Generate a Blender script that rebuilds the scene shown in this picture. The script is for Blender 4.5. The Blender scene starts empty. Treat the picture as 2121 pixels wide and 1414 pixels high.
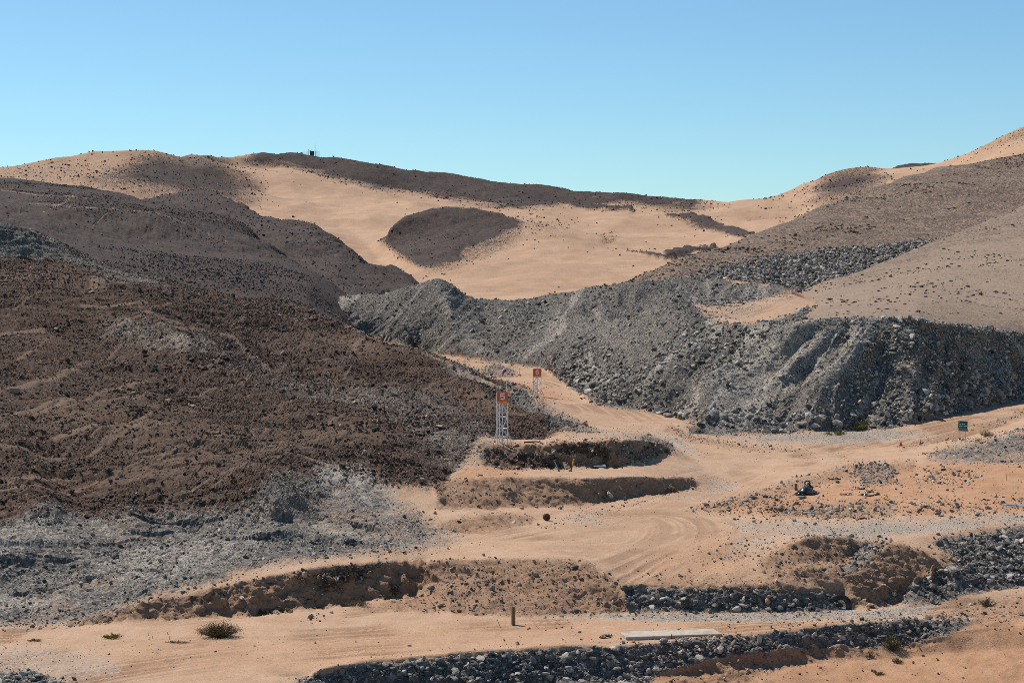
import bpy, bmesh, math, random
import numpy as np
from mathutils import Vector, Matrix, Euler

random.seed(7)
rng = np.random.default_rng(11)
SC = bpy.context.scene
COL = SC.collection

# ------------------------------------------------------------------ camera, sky, sun, exposure
F, CX, CY = 4124.0, 1060.5, 707.0          # focal length and centre in photo pixels (70 mm lens)
H = 22.0                                    # the camera stands 22 m above the valley road
TH = math.atan(142.0 / F)                   # looking about two degrees down
cam_d = bpy.data.cameras.new('camera')
cam_d.sensor_width = 36.0
cam_d.lens = 36.0 * F / 2121.0
cam_d.clip_start = 1.0
cam_d.clip_end = 6000.0
cam = bpy.data.objects.new('camera', cam_d)
COL.objects.link(cam)
cam.location = (0, 0, H)
cam.rotation_euler = (math.pi / 2 - TH, 0, 0)
SC.camera = cam

SUN_EL, SUN_AZ = math.radians(50), math.radians(-47)     # azimuth from +Y, negative = to the left
world = bpy.data.worlds.new('World')
SC.world = world
world.use_nodes = True
wn = world.node_tree
wn.nodes.clear()
sky = wn.nodes.new('ShaderNodeTexSky')
sky.sky_type = 'NISHITA'
sky.sun_disc = False
sky.sun_elevation = SUN_EL
sky.sun_rotation = SUN_AZ
sky.altitude = 1500
sky.air_density = 1.0
sky.dust_density = 0.25
sky.ozone_density = 2.2
bg = wn.nodes.new('ShaderNodeBackground')
bg.inputs['Strength'].default_value = 0.095
wo = wn.nodes.new('ShaderNodeOutputWorld')
deep = wn.nodes.new('ShaderNodeMix')                     # the clear, deep blue of this dry air
deep.data_type = 'RGBA'
deep.blend_type = 'MULTIPLY'
deep.inputs[0].default_value = 1.0
deep.inputs[7].default_value = (0.70, 0.93, 1.0, 1)
wn.links.new(sky.outputs['Color'], deep.inputs[6])
wn.links.new(deep.outputs[2], bg.inputs['Color'])
wn.links.new(bg.outputs['Background'], wo.inputs['Surface'])

sun_d = bpy.data.lights.new('sun', 'SUN')
sun_d.energy = 4.6
sun_d.angle = math.radians(0.5)
sun_d.color = (1.0, 0.94, 0.86)
sun = bpy.data.objects.new('sun', sun_d)
COL.objects.link(sun)
sdir = Vector((math.sin(SUN_AZ) * math.cos(SUN_EL), math.cos(SUN_AZ) * math.cos(SUN_EL), math.sin(SUN_EL)))
sun.rotation_euler = sdir.to_track_quat('Z', 'Y').to_euler()
sun.location = (-150, 200, 260)

SC.view_settings.view_transform = 'Standard'
SC.view_settings.look = 'None'
SC.view_settings.exposure = 0.25
SC.view_settings.gamma = 1.0
SC.view_settings.use_curve_mapping = False
SC.render.engine = 'CYCLES'
SC.cycles.max_bounces = 4
SC.cycles.diffuse_bounces = 2
SC.cycles.use_denoising = False
SC.cycles.filter_width = 0.85

# ------------------------------------------------------------------ helpers: projection, noise, meshes
ST, CT = math.sin(TH), math.cos(TH)


def ray(px, py):
    """photo pixel -> (sideways, upward) slope per metre of depth"""
    a = (np.asarray(px, float) - CX) / F
    b = (CY - np.asarray(py, float)) / F
    y = CT + b * ST
    return a / y, (-ST + b * CT) / y


def project(X, Y, Z):
    zz = Z - H
    d = Y * CT - zz * ST
    return CX + F * X / d, CY - F * (Y * ST + zz * CT) / d


def hsh(ix, iy, seed):
    h = (ix.astype(np.int64) * 374761393 + iy.astype(np.int64) * 668265263 + seed * 974634777) & 0xffffffff
    h = ((h ^ (h >> 13)) * 1274126177) & 0xffffffff
    h = ((h ^ (h >> 16)) * 2246822519) & 0xffffffff
    return ((h ^ (h >> 15)) & 0xffffff).astype(np.float32) / 16777216.0


def vnoise(x, y, seed=0):
    fx, fy = np.floor(x), np.floor(y)
    ix, iy = fx.astype(np.int64), fy.astype(np.int64)
    tx, ty = (x - fx).astype(np.float32), (y - fy).astype(np.float32)
    tx = tx * tx * (3 - 2 * tx)
    ty = ty * ty * (3 - 2 * ty)
    a, b = hsh(ix, iy, seed), hsh(ix + 1, iy, seed)
    c, d = hsh(ix, iy + 1, seed), hsh(ix + 1, iy + 1, seed)
    return (a + (b - a) * tx) * (1 - ty) + (c + (d - c) * tx) * ty - 0.5


def fbm(x, y, octs=4, seed=0, gain=0.5):
    s, amp = 0, 1.0
    for o in range(octs):
        s = s + amp * vnoise(x * 2 ** o + 17.3 * o, y * 2 ** o - 9.1 * o, seed + o)
        amp *= gain
    return s


def blocks(x, y, seed=0):
    """tilted block facets, one per Voronoi cell: height about -0.6..0.6"""
    fx, fy = np.floor(x).astype(np.int64), np.floor(y).astype(np.int64)
    best = np.full(x.shape, 9.0, np.float32)
    val = np.zeros(x.shape, np.float32)
    for i in (-1, 0, 1):
        for j in (-1, 0, 1):
            cx, cy = fx + i, fy + j
            r1, r2 = hsh(cx, cy, seed), hsh(cx, cy, seed + 1)
            dx = (x - cx - r1).astype(np.float32)
            dy = (y - cy - r2).astype(np.float32)
            d = dx * dx + dy * dy
            v = hsh(cx, cy, seed + 2) - 0.5 + (hsh(cx, cy, seed + 3) - 0.5) * dx * 1.6 + (hsh(cx, cy, seed + 4) - 0.5) * dy * 1.6 - 0.35 * d
            m = d < best
            best = np.where(m, d, best)
            val = np.where(m, v, val)
    return val


def sstep(x, a, b):
    t = np.clip((x - a) / (b - a), 0, 1)
    return t * t * (3 - 2 * t)


def blur1(a, r, axis):
    if r < 1:
        return a
    pad = [(0, 0)] * a.ndim
    pad[axis] = (r + 1, r)
    c = np.cumsum(np.pad(a, pad, mode='edge'), axis=axis, dtype=np.float64)
    n = a.shape[axis]
    hi = np.take(c, np.arange(2 * r + 1, 2 * r + 1 + n), axis=axis)
    lo = np.take(c, np.arange(0, n), axis=axis)
    return ((hi - lo) / (2 * r + 1)).astype(np.float32)


def blur(a, r):
    return blur1(blur1(a, r, 0), r, 1)


def tag(o, label=None, cat=None, group=None, kind=None):
    if label:
        o['label'] = label
    if cat:
        o['category'] = cat
    if group:
        o['group'] = group
    if kind:
        o['kind'] = kind
    return o


def mesh_from(name, V, Fc, mat=None, smooth=True):
    me = bpy.data.meshes.new(name)
    V = np.asarray(V, np.float32)
    Fc = np.asarray(Fc, np.int32)
    k = Fc.shape[1]
    me.vertices.add(len(V))
    me.vertices.foreach_set('co', V.ravel())
    me.loops.add(Fc.size)
    me.loops.foreach_set('vertex_index', Fc.ravel())
    me.polygons.add(len(Fc))
    me.polygons.foreach_set('loop_start', np.arange(0, Fc.size, k, dtype=np.int32))
    me.polygons.foreach_set('loop_total', np.full(len(Fc), k, np.int32))
    me.polygons.foreach_set('use_smooth', np.full(len(Fc), smooth, bool))
    me.update(calc_edges=True)
    if mat:
        me.materials.append(mat)
    return me


def link(name, me, parent=None):
    o = bpy.data.objects.new(name, me)
    COL.objects.link(o)
    if parent:
        o.parent = parent
    return o


# ------------------------------------------------------------------ materials
def new_mat(name):
    m = bpy.data.materials.new(name)
    m.use_nodes = True
    nt = m.node_tree
    nt.nodes.clear()
    out = nt.nodes.new('ShaderNodeOutputMaterial')
    b = nt.nodes.new('ShaderNodeBsdfPrincipled')
    b.inputs['Specular IOR Level'].default_value = 0.25
    nt.links.new(b.outputs[0], out.inputs['Surface'])
    return m, nt, b


class NB:
    """tiny node builder"""
    def __init__(s, nt):
        s.nt = nt

    def n(s, t, **kw):
        nd = s.nt.nodes.new(t)
        for k, v in kw.items():
            setattr(nd, k, v)
        return nd

    def put(s, sock, v):
        if hasattr(v, 'is_output'):
            s.nt.links.new(v, sock)
        else:
            sock.default_value = v

    def noise(s, vec, scale, detail=4, rough=0.6):
        nd = s.n('ShaderNodeTexNoise')
        s.nt.links.new(vec, nd.inputs['Vector'])
        nd.inputs['Scale'].default_value = scale
        nd.inputs['Detail'].default_value = detail
        nd.inputs['Roughness'].default_value = rough
        return nd.outputs['Fac']

    def voro(s, vec, scale, out='Color'):
        nd = s.n('ShaderNodeTexVoronoi')
        s.nt.links.new(vec, nd.inputs['Vector'])
        nd.inputs['Scale'].default_value = scale
        return nd.outputs[out]

    def math(s, op, a, b=0.0, c=0.0):
        nd = s.n('ShaderNodeMath', operation=op)
        s.put(nd.inputs[0], a)
        s.put(nd.inputs[1], b)
        s.put(nd.inputs[2], c)
        return nd.outputs[0]

    def maprange(s, v, a, b, c, d):
        nd = s.n('ShaderNodeMapRange')
        s.put(nd.inputs['Value'], v)
        for k, x in zip(('From Min', 'From Max', 'To Min', 'To Max'), (a, b, c, d)):
            nd.inputs[k].default_value = x
        return nd.outputs['Result']

    def mix(s, fac, a, b, blend='MIX'):
        nd = s.n('ShaderNodeMix', data_type='RGBA', blend_type=blend)
        s.put(nd.inputs[0], fac)
        for sock, v in ((nd.inputs[6], a), (nd.inputs[7], b)):
            if isinstance(v, tuple):
                v = (*v, 1.0)
            s.put(sock, v)
        return nd.outputs[2]

    def ramp(s, v, stops):
        nd = s.n('ShaderNodeValToRGB')
        s.nt.links.new(v, nd.inputs[0])
        el = nd.color_ramp.elements
        while len(el) < len(stops):
            el.new(0.5)
        for e, (p, c) in zip(el, stops):
            e.position = p
            e.color = (*c, 1.0)
        return nd.outputs[0]

    def bump(s, h, dist, strength=1.0):
        nd = s.n('ShaderNodeBump')
        s.nt.links.new(h, nd.inputs['Height'])
        nd.inputs['Distance'].default_value = dist
        nd.inputs['Strength'].default_value = strength
        return nd.outputs['Normal']


TAN, TAN2 = (0.43, 0.268, 0.165), (0.50, 0.335, 0.22)
ORANGE, ORANGE2 = (0.40, 0.215, 0.115), (0.47, 0.275, 0.16)


def terrain_mat(name, near):
    """sand, mixed with rubble, brown stone and dust by the vertex masks the terrain carries"""
    m, nt, b = new_mat(name)
    k = NB(nt)
    geo = k.n('ShaderNodeNewGeometry').outputs['Position']
    A = k.n('ShaderNodeAttribute', attribute_name='zone_a')
    B = k.n('ShaderNodeAttribute', attribute_name='zone_b')
    sa = k.n('ShaderNodeSeparateColor'); nt.links.new(A.outputs['Color'], sa.inputs[0])
    sb = k.n('ShaderNodeSeparateColor'); nt.links.new(B.outputs['Color'], sb.inputs[0])
    grey, brown, orange = sa.outputs[0], sa.outputs[1], sa.outputs[2]
    dust, gravel, rut = sb.outputs[0], sb.outputs[1], sb.outputs[2]
    s = 1.0 if near else 0.28
    n1 = k.noise(geo, 0.35 * s, 5, 0.65)
    n2 = k.noise(geo, 2.2 * s, 5, 0.7)
    n3 = k.noise(geo, 9.0 * s, 3, 0.7)
    v1 = k.voro(geo, 3.6 * s)
    v2 = k.voro(geo, 8.0 * s)
    sv1 = k.n('ShaderNodeSeparateColor'); nt.links.new(v1, sv1.inputs[0])
    sv2 = k.n('ShaderNodeSeparateColor'); nt.links.new(v2, sv2.inputs[0])
    r1, r2 = sv1.outputs[0], sv2.outputs[1]
    tan = k.mix(k.maprange(n1, 0.35, 0.65, 0, 1), TAN, TAN2)
    tan = k.mix(k.maprange(rut, 0.12, 0.8, 0, 0.9), tan, (0.265, 0.152, 0.088))
    if not near:
        big = k.noise(geo, 0.018, 4, 0.6)
        tan = k.mix(k.maprange(big, 0.42, 0.62, 0, 0.55), tan, (0.345, 0.215, 0.135))
        spk = k.voro(geo, 0.9, 'Distance')
        tan = k.mix(k.math('MULTIPLY', k.maprange(spk, 0.10, 0.22, 0.75, 0.0), k.maprange(k.noise(geo, 0.05, 3, 0.6), 0.42, 0.6, 0, 1)), tan, (0.13, 0.09, 0.066))
    ora = k.mix(k.maprange(n1, 0.35, 0.65, 0, 1), ORANGE, ORANGE2)
    if near:
        def specks(base, scale, size, keep):
            v = k.n('ShaderNodeTexVoronoi'); nt.links.new(geo, v.inputs['Vector']); v.inputs['Scale'].default_value = scale
            sc = k.n('ShaderNodeSeparateColor'); nt.links.new(v.outputs['Color'], sc.inputs[0])
            msk = k.math('MULTIPLY', k.maprange(v.outputs['Distance'], size * .7, size * 1.3, 1, 0), k.math('GREATER_THAN', sc.outputs[0], keep))
            return k.mix(k.math('MULTIPLY', msk, 0.85), base, k.ramp(sc.outputs[1], [(0.0, (0.07, 0.055, 0.045)), (0.55, (0.17, 0.125, 0.09)), (0.8, (0.33, 0.25, 0.18)), (1.0, (0.6, 0.5, 0.4))]))
        pat = k.maprange(n1, 0.40, 0.62, 0.0, 0.22)
        pat2 = k.math('SUBTRACT', 0.86, pat)
        tan = specks(specks(tan, 4.5, 0.20, pat2), 10.0, 0.24, 0.60)
        ora = specks(specks(ora, 4.5, 0.20, pat2), 10.0, 0.24, 0.66)
    # stone colours differ from stone to stone
    gs = k.ramp(r1, [(0.0, (0.055, 0.050, 0.045)), (0.45, (0.125, 0.112, 0.097)), (0.8, (0.21, 0.187, 0.158)), (1.0, (0.42, 0.365, 0.30))])
    gs2 = k.ramp(r2, [(0.0, (0.07, 0.063, 0.056)), (0.6, (0.145, 0.130, 0.112)), (1.0, (0.36, 0.315, 0.26))])
    gcol = k.mix(k.maprange(n2, 0.4, 0.6, 0.2, 0.8), gs, gs2)
    if near:
        bs = k.ramp(r1, [(0.0, (0.028, 0.017, 0.012)), (0.5, (0.080, 0.046, 0.031)), (0.85, (0.13, 0.080, 0.054)), (1.0, (0.26, 0.18, 0.125))])
        bs2 = k.ramp(r2, [(0.0, (0.036, 0.023, 0.017)), (0.7, (0.10, 0.062, 0.043)), (1.0, (0.22, 0.155, 0.11))])
        bsoil = (0.112, 0.066, 0.043)
    else:
        bs = k.ramp(r1, [(0.0, (0.034, 0.026, 0.025)), (0.6, (0.072, 0.054, 0.048)), (1.0, (0.125, 0.09, 0.074))])
        bs2 = k.ramp(r2, [(0.0, (0.038, 0.03, 0.028)), (0.7, (0.078, 0.058, 0.050)), (1.0, (0.13, 0.095, 0.078))])
        bsoil = (0.105, 0.076, 0.062)
    bcol = k.mix(k.maprange(n2, 0.4, 0.6, 0.15, 0.85), bs, bs2)
    bcol = k.mix(k.maprange(n1, 0.45, 0.68, 0.0, 0.75), bcol, bsoil)
    bcol = k.mix(k.maprange(rut, 0.15, 0.9, 0, 0.85), bcol, (0.21, 0.14, 0.098))
    dcol = k.mix(k.maprange(n2, 0.35, 0.65, 0, 1), (0.29, 0.252, 0.208), (0.50, 0.437, 0.362))
    vcol = k.mix(k.maprange(r2, 0.2, 0.9, 0, 1), *(((0.24, 0.195, 0.155), (0.42, 0.35, 0.28)) if near else ((0.265, 0.192, 0.137), (0.37, 0.272, 0.196))))

    def edge(f, lo=0.34, hi=0.66, amt=0.7):
        j = k.math('MULTIPLY', k.math('SUBTRACT', k.math('ADD', k.math('MULTIPLY', n2, .6), k.math('MULTIPLY', n1, .4)), 0.5), amt * 2.6)
        j2 = k.math('MULTIPLY', k.math('SUBTRACT', r2, 0.5), amt)
        g = k.math('MULTIPLY', k.math('MULTIPLY', f, k.math('SUBTRACT', 1.0, f)), 4.0)
        return k.maprange(k.math('ADD', f, k.math('MULTIPLY', k.math('ADD', j, j2), g)), lo, hi, 0, 1)
    c = k.mix(edge(orange, 0.1, 0.9), tan, ora)
    soil = A.outputs['Alpha']
    scol = k.mix(k.maprange(n2, 0.35, 0.65, 0, 1), (0.235, 0.138, 0.084), (0.35, 0.215, 0.132))
    c = k.mix(edge(soil, 0.15, 0.8), c, scol)
    c = k.mix(edge(gravel), c, vcol)
    c = k.mix(edge(brown), c, bcol)
    c = k.mix(edge(grey), c, gcol)
    c = k.mix(edge(dust, 0.25, 0.9, 0.9), c, dcol)
    c = k.mix(1.0, c, k.ramp(n3, [(0.2, (0.70, 0.70, 0.71)), (0.8, (1.22, 1.21, 1.20))]), 'MULTIPLY')
    nt.links.new(c, b.inputs['Base Color'])
    b.inputs['Roughness'].default_value = 0.92
    b.inputs['Specular IOR Level'].default_value = 0.12
    stone = k.math('MAXIMUM', grey, brown)
    hgt = k.math('ADD', k.math('MULTIPLY', k.math('ADD', r1, k.math('MULTIPLY', r2, 0.6)), k.math('MULTIPLY_ADD', stone, 0.9, 0.03)),
                 k.math('MULTIPLY', k.math('ADD', n3, n2), 0.35))
    nt.links.new(k.bump(hgt, (0.16 if near else 0.55), 0.8), b.inputs['Normal'])
    return m


MT = {'near': terrain_mat('terrain', True), 'far': terrain_mat('far_terrain', False)}


def plain(name, col, rough=0.6, var=0.15, scale=6.0, metal=0.0, bump=0.0, spec=0.3, dirt=None):
    m, nt, b = new_mat(name)
    k = NB(nt)
    co = k.n('ShaderNodeTexCoord').outputs['Object']
    n = k.noise(co, scale, 5, 0.65)
    lo, hi = tuple(c * (1 - var) for c in col), tuple(min(1, c * (1 + var)) for c in col)
    c = k.mix(k.maprange(n, 0.3, 0.7, 0, 1), lo, hi)
    if dirt:
        n2 = k.noise(co, scale * 0.4, 6, 0.7)
        c = k.mix(k.maprange(n2, 0.48, 0.66, 0, 0.8), c, dirt)
    nt.links.new(c, b.inputs['Base Color'])
    b.inputs['Roughness'].default_value = rough
    b.inputs['Metallic'].default_value = metal
    b.inputs['Specular IOR Level'].default_value = spec
    if bump:
        nt.links.new(k.bump(k.noise(co, scale * 4, 4, 0.7), bump), b.inputs['Normal'])
    return m


def rock_mat(name, tint=None):
    """tint None: read the per-instance colour of the scattered stones"""
    m, nt, b = new_mat(name)
    k = NB(nt)
    co = k.n('ShaderNodeTexCoord').outputs['Object']
    n = k.noise(co, 1.7, 6, 0.7)
    f = k.noise(co, 7.0, 4, 0.7)
    if tint is None:
        base = k.n('ShaderNodeAttribute', attribute_name='tint', attribute_type='INSTANCER').outputs['Color']
    else:
        base = k.n('ShaderNodeRGB').outputs[0]
        base.default_value = (*tint, 1)
    c = k.mix(1.0, base, k.ramp(n, [(0.25, (0.72, 0.72, 0.74)), (0.75, (1.25, 1.22, 1.18))]), 'MULTIPLY')
    c = k.mix(1.0, c, k.ramp(f, [(0.3, (0.8, 0.8, 0.8)), (0.7, (1.15, 1.15, 1.15))]), 'MULTIPLY')
    nt.links.new(c, b.inputs['Base Color'])
    b.inputs['Roughness'].default_value = 0.78
    nt.links.new(k.bump(f, 0.06, 0.8), b.inputs['Normal'])
    return m


# ------------------------------------------------------------------ terrain height solver
class Field:
    """height over (column = sideways slope, row = log depth), solved between surveyed lines"""
    def __init__(s, u0, u1, d0, d1, nu, ns):
        s.u0, s.u1, s.nu, s.ns = u0, u1, nu, ns
        s.s0, s.s1 = math.log(d0), math.log(d1)
        s.acc = np.zeros((ns, nu)); s.cnt = np.zeros((ns, nu))

    def pts(s, u, D, z):
        i = np.rint((u - s.u0) / (s.u1 - s.u0) * (s.nu - 1)).astype(int)
        j = np.rint((np.log(D) - s.s0) / (s.s1 - s.s0) * (s.ns - 1)).astype(int)
        ok = (i >= 0) & (i < s.nu) & (j >= 0) & (j < s.ns)
        np.add.at(s.acc, (j[ok], i[ok]), z[ok]); np.add.at(s.cnt, (j[ok], i[ok]), 1)

    def line(s, mode, P):
        P = np.array(P, float)
        out = []
        for a, b in zip(P[:-1], P[1:]):
            n = int(max(abs(b[0] - a[0]) / 1.0, abs(b[1] - a[1]) / 0.5, 2)) if mode != 'h' else 400
            t = np.linspace(0, 1, n)[:, None]
            out.append(a + (b - a) * t)
        Q = np.concatenate(out)
        if mode == 'h':
            s.pts(Q[:, 0], Q[:, 1], Q[:, 2]); return
        t, e = ray(Q[:, 0], Q[:, 1])
        if mode == 'z':
            z = Q[:, 2]; D = (z - H) / e
        else:
            D = Q[:, 2]; z = H + e * D
        s.pts(CX + F * t, D, z)

    def solve(s, its=(600, 300, 160, 90)):
        z = None
        lv = len(its)
        for L in range(lv - 1, -1, -1):
            f = 2 ** L
            h, w = -(-s.ns // f), -(-s.nu // f)
            A = np.zeros((h * f, w * f)); C = np.zeros((h * f, w * f))
            A[:s.ns, :s.nu] = s.acc; C[:s.ns, :s.nu] = s.cnt
            A = A.reshape(h, f, w, f).sum((1, 3)); C = C.reshape(h, f, w, f).sum((1, 3))
            fx = C > 0
            val = np.where(fx, A / np.maximum(C, 1), 0)
            if z is None:
                z = np.full((h, w), val[fx].mean())
            else:
                zi = np.repeat(np.repeat(z, 2, 0), 2, 1)[:h, :w]
                z = blur(zi, 1).astype(float)
            du = (s.u1 - s.u0) / F / (s.nu - 1); ds = (s.s1 - s.s0) / (s.ns - 1)
            wu, ws = 1 / du ** 2, 1 / ds ** 2
            tot = 2 * (wu + ws)
            wu, ws = wu / tot, ws / tot
            for _ in range(its[lv - 1 - L] if L else its[-1]):
                z[fx] = val[fx]
                p = np.pad(z, 1, mode='edge')
                z = wu * (p[1:-1, :-2] + p[1:-1, 2:]) + ws * (p[:-2, 1:-1] + p[2:, 1:-1])
            z[fx] = val[fx]
        s.z = z[:s.ns, :s.nu]

    def grid(s, nc, nr, rowblur=12, base=0.25, sm=1, cols=None):
        """mesh vertices: rows crowd where the ground is steep"""
        z = blur(s.z.astype(np.float32), sm)
        S = np.linspace(s.s0, s.s1, s.ns); U = np.linspace(s.u0, s.u1, s.nu)
        D = np.exp(S)[:, None]
        _, py = project((U[None] - CX) / F * D, D + 0 * U[None], z)
        w = np.abs(np.diff(py, axis=0))
        w = np.minimum(w, np.percentile(w, 99.5))
        w = w + base * w.mean()
        w = blur1(blur1(w.astype(np.float32), rowblur, 1), 2, 0)
        c = np.concatenate([np.zeros((1, s.nu)), np.cumsum(w, 0)], 0)
        c /= c[-1]
        q = np.linspace(0, 1, nr)
        SS = np.stack([np.interp(q, c[:, i], S) for i in range(s.nu)], 1)
        ui = np.linspace(0, s.nu - 1, nc) if cols is None else (cols - s.u0) / (s.u1 - s.u0) * (s.nu - 1)
        i0 = np.minimum(ui.astype(int), s.nu - 2); t = ui - i0
        SS = SS[:, i0] * (1 - t) + SS[:, i0 + 1] * t
        jr = (SS - s.s0) / (s.s1 - s.s0) * (s.ns - 1)
        j0 = np.clip(jr.astype(int), 0, s.ns - 2); v = jr - j0
        I0 = np.broadcast_to(i0, j0.shape)
        Z = (z[j0, I0] * (1 - v) + z[j0 + 1, I0] * v) * (1 - t) + (z[j0, I0 + 1] * (1 - v) + z[j0 + 1, I0 + 1] * v) * t
        D = np.exp(SS)
        uu = s.u0 + (s.u1 - s.u0) * ui / (s.nu - 1)
        X = (uu[None] - CX) / F * D
        return X, D, Z


def loft(curves, nc, nr, px0, px1, power=1.0):
    """terrain sheet through a few lines (photo x -> photo y, depth), base line first"""
    px = np.linspace(px0, px1, nc)
    Ts, Ds, Zs = [], [], []
    for c in curves:
        c = np.array(c, float)
        t, e = ray(px, np.interp(px, c[:, 0], c[:, 1]))
        t, e = blur1(t[None].astype(np.float64), 3, 1)[0], blur1(e[None].astype(np.float64), 3, 1)[0]
        D = np.interp(px, c[:, 0], c[:, 2])
        Ts.append(t); Ds.append(D); Zs.append(H + e * D)
    K = len(curves)
    v = np.linspace(0, K - 1, nr)
    Ds, Zs, Ts = np.array(Ds), np.array(Zs), np.array(Ts)

    def cat(A):
        P = np.concatenate([2 * A[:1] - A[1:2], A, 2 * A[-1:] - A[-2:-1]])
        i = np.minimum(v.astype(int), K - 2); t = (v - i)[:, None]
        p0, p1, p2, p3 = P[i], P[i + 1], P[i + 2], P[i + 3]
        return 0.5 * (2 * p1 + (p2 - p0) * t + (2 * p0 - 5 * p1 + 4 * p2 - p3) * t ** 2 + (3 * p1 - p0 - 3 * p2 + p3) * t ** 3)
    D, Z = cat(Ds), cat(Zs)
    i = np.minimum(v.astype(int), K - 2); t = (v - i)[:, None]
    T = Ts[i] * (1 - t) + Ts[i + 1] * t
    return T * D, D, Z


# masks: areas outlined once, then carried by the ground itself as vertex attributes
RX0, RY0, RS = -420, 180, 3.0
RW, RH = int((2560 - RX0) / RS), int((1500 - RY0) / RS)
GX, GY = np.meshgrid(RX0 + (np.arange(RW) + .5) * RS, RY0 + (np.arange(RH) + .5) * RS)


def poly_mask(polys):
    """polys: list of (strength, feather px, points)"""
    out = np.zeros((RH, RW), np.float32)
    for st, fe, P in polys:
        P = np.array(P, float)
        x0, y0 = P.min(0) - 3; x1, y1 = P.max(0) + 3
        a, b = int(max(0, (y0 - RY0) / RS)), int(min(RH, (y1 - RY0) / RS + 1))
        c, d = int(max(0, (x0 - RX0) / RS)), int(min(RW, (x1 - RX0) / RS + 1))
        if b <= a or d <= c:
            continue
        gx, gy = GX[a:b, c:d], GY[a:b, c:d]
        ins = np.zeros(gx.shape, bool)
        for (xa, ya), (xb, yb) in zip(P, np.roll(P, -1, 0)):
            if ya == yb:
                continue
            cr = ((ya > gy) != (yb > gy)) & (gx < (xb - xa) * (gy - ya) / (yb - ya) + xa)
            ins ^= cr
        m = np.zeros((RH, RW), np.float32)
        m[a:b, c:d] = ins
        r = int(round(fe / RS / 2))
        if r:
            m = blur(blur(m, r), r)
        out = np.maximum(out, m * st) if st > 0 else out * (1 + st * m)
    return out


def sample(mask, px, py):
    x = np.clip((px - RX0) / RS - .5, 0, RW - 1.001); y = np.clip((py - RY0) / RS - .5, 0, RH - 1.001)
    i, j = x.astype(int), y.astype(int)
    tx, ty = x - i, y - j
    return (mask[j, i] * (1 - tx) + mask[j, i + 1] * tx) * (1 - ty) + (mask[j + 1, i] * (1 - tx) + mask[j + 1, i + 1] * tx) * ty


def normals(X, Y, Z):
    P = np.stack([X, Y, Z], -1)
    du = np.gradient(P, axis=1); dv = np.gradient(P, axis=0)
    n = np.cross(du, dv)
    n /= np.linalg.norm(n, axis=-1, keepdims=True) + 1e-12
    n *= np.sign(n[..., 2:3] + 1e-9)
    return n, np.linalg.norm(np.cross(du, dv), axis=-1)


class Sheet:
    def __init__(s, X, Y, Z):
        s.X, s.Y, s.Z = X.astype(np.float64), Y.astype(np.float64), Z.astype(np.float64)
        s.M = {}

    def pix(s):
        return project(s.X, s.Y, s.Z)

    def masks(s, defs, jit=5.0, seed=50, scale=1.0):
        px, py = s.pix()
        q = s.Y * 0.6 + s.Z * 1.4
        jx = fbm(s.X / scale * .5, q / scale * .5, 4, seed, 0.6) * jit * 2
        jy = fbm(s.X / scale * .5 + 99, q / scale * .5, 4, seed + 9, 0.6) * jit
        for name in ('grey', 'brown', 'orange', 'dust', 'gravel', 'rut'):
            s.M[name] = np.clip(sample(poly_mask(defs[name]), px + jx, py + jy), 0, 1) if defs.get(name) else np.zeros(s.X.shape, np.float32)

    def displace(s, amt):
        n, _ = normals(s.X, s.Y, s.Z)
        s.X += n[..., 0] * amt; s.Y += n[..., 1] * amt; s.Z += n[..., 2] * amt

    def build(s, names, which, mat, smooth=None, kind='structure'):
        """names: list of object names; which: face id array (rows-1, cols-1)"""
        nr, nc = s.X.shape
        V = np.stack([s.X, s.Y, s.Z], -1).reshape(-1, 3)
        idx = np.arange(nr * nc).reshape(nr, nc)
        Fc = np.stack([idx[:-1, :-1], idx[:-1, 1:], idx[1:, 1:], idx[1:, :-1]], -1).reshape(-1, 4)
        w = which.ravel()
        za = np.stack([s.M['grey'], s.M['brown'], s.M['orange'], s.M['soil']], -1).reshape(-1, 4).astype(np.float32)
        zb = np.stack([s.M['dust'], s.M['gravel'], s.M['rut'], np.ones_like(s.X)], -1).reshape(-1, 4).astype(np.float32)
        objs = []
        for k, nm in enumerate(names):
            f = Fc[w == k]
            if not len(f):
                continue
            used, inv = np.unique(f, return_inverse=True)
            me = mesh_from(nm, V[used], inv.reshape(-1, 4), mat, True if smooth is None else smooth[k])
            for an, arr in (('zone_a', za), ('zone_b', zb)):
                at = me.attributes.new(an, 'FLOAT_COLOR', 'POINT')
                at.data.foreach_set('color', arr[used].ravel())
            objs.append(tag(link(nm, me), kind=kind))
        return objs

    def visible(s, tol=14):
        _, py = s.pix()
        run = np.minimum.accumulate(py, 0)
        return py <= run + tol

    def area(s):
        return normals(s.X, s.Y, s.Z)[1]


#==PART2==
# ------------------------------------------------------------------ the valley floor, the near hillside and the waste dumps
NF = Field(-720, 2840, 90, 520, 890, 1050)
L = NF.line
L('h', [(-320, 91, -6), (2440, 91, -6)])
L('z', [(-320, 1440, -3), (560, 1440, -3)])
BERM = [(560, 1410, -2.85), (640, 1389, -2.7), (750, 1366, -2.5), (1000, 1345, -2.35), (1200, 1333, -2.35), (1290, 1335, -2.65), (1500, 1325, -2.58), (1700, 1292, -2.1), (1850, 1281, -2.1), (2000, 1283, -2.3), (2040, 1278, -2.3)]
L('z', BERM)
L('z', [(620, 1440, -4.2), (760, 1432, -4.3), (1050, 1425, -4.4), (1350, 1400, -4.45), (1500, 1357, -3.35), (1700, 1338, -3.4), (1850, 1334, -3.5), (1960, 1316, -3.0), (2060, 1285, -2.35)])
L('z', [(1400, 1440, -5.2), (1800, 1440, -5.2), (2440, 1440, -5)])
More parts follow.
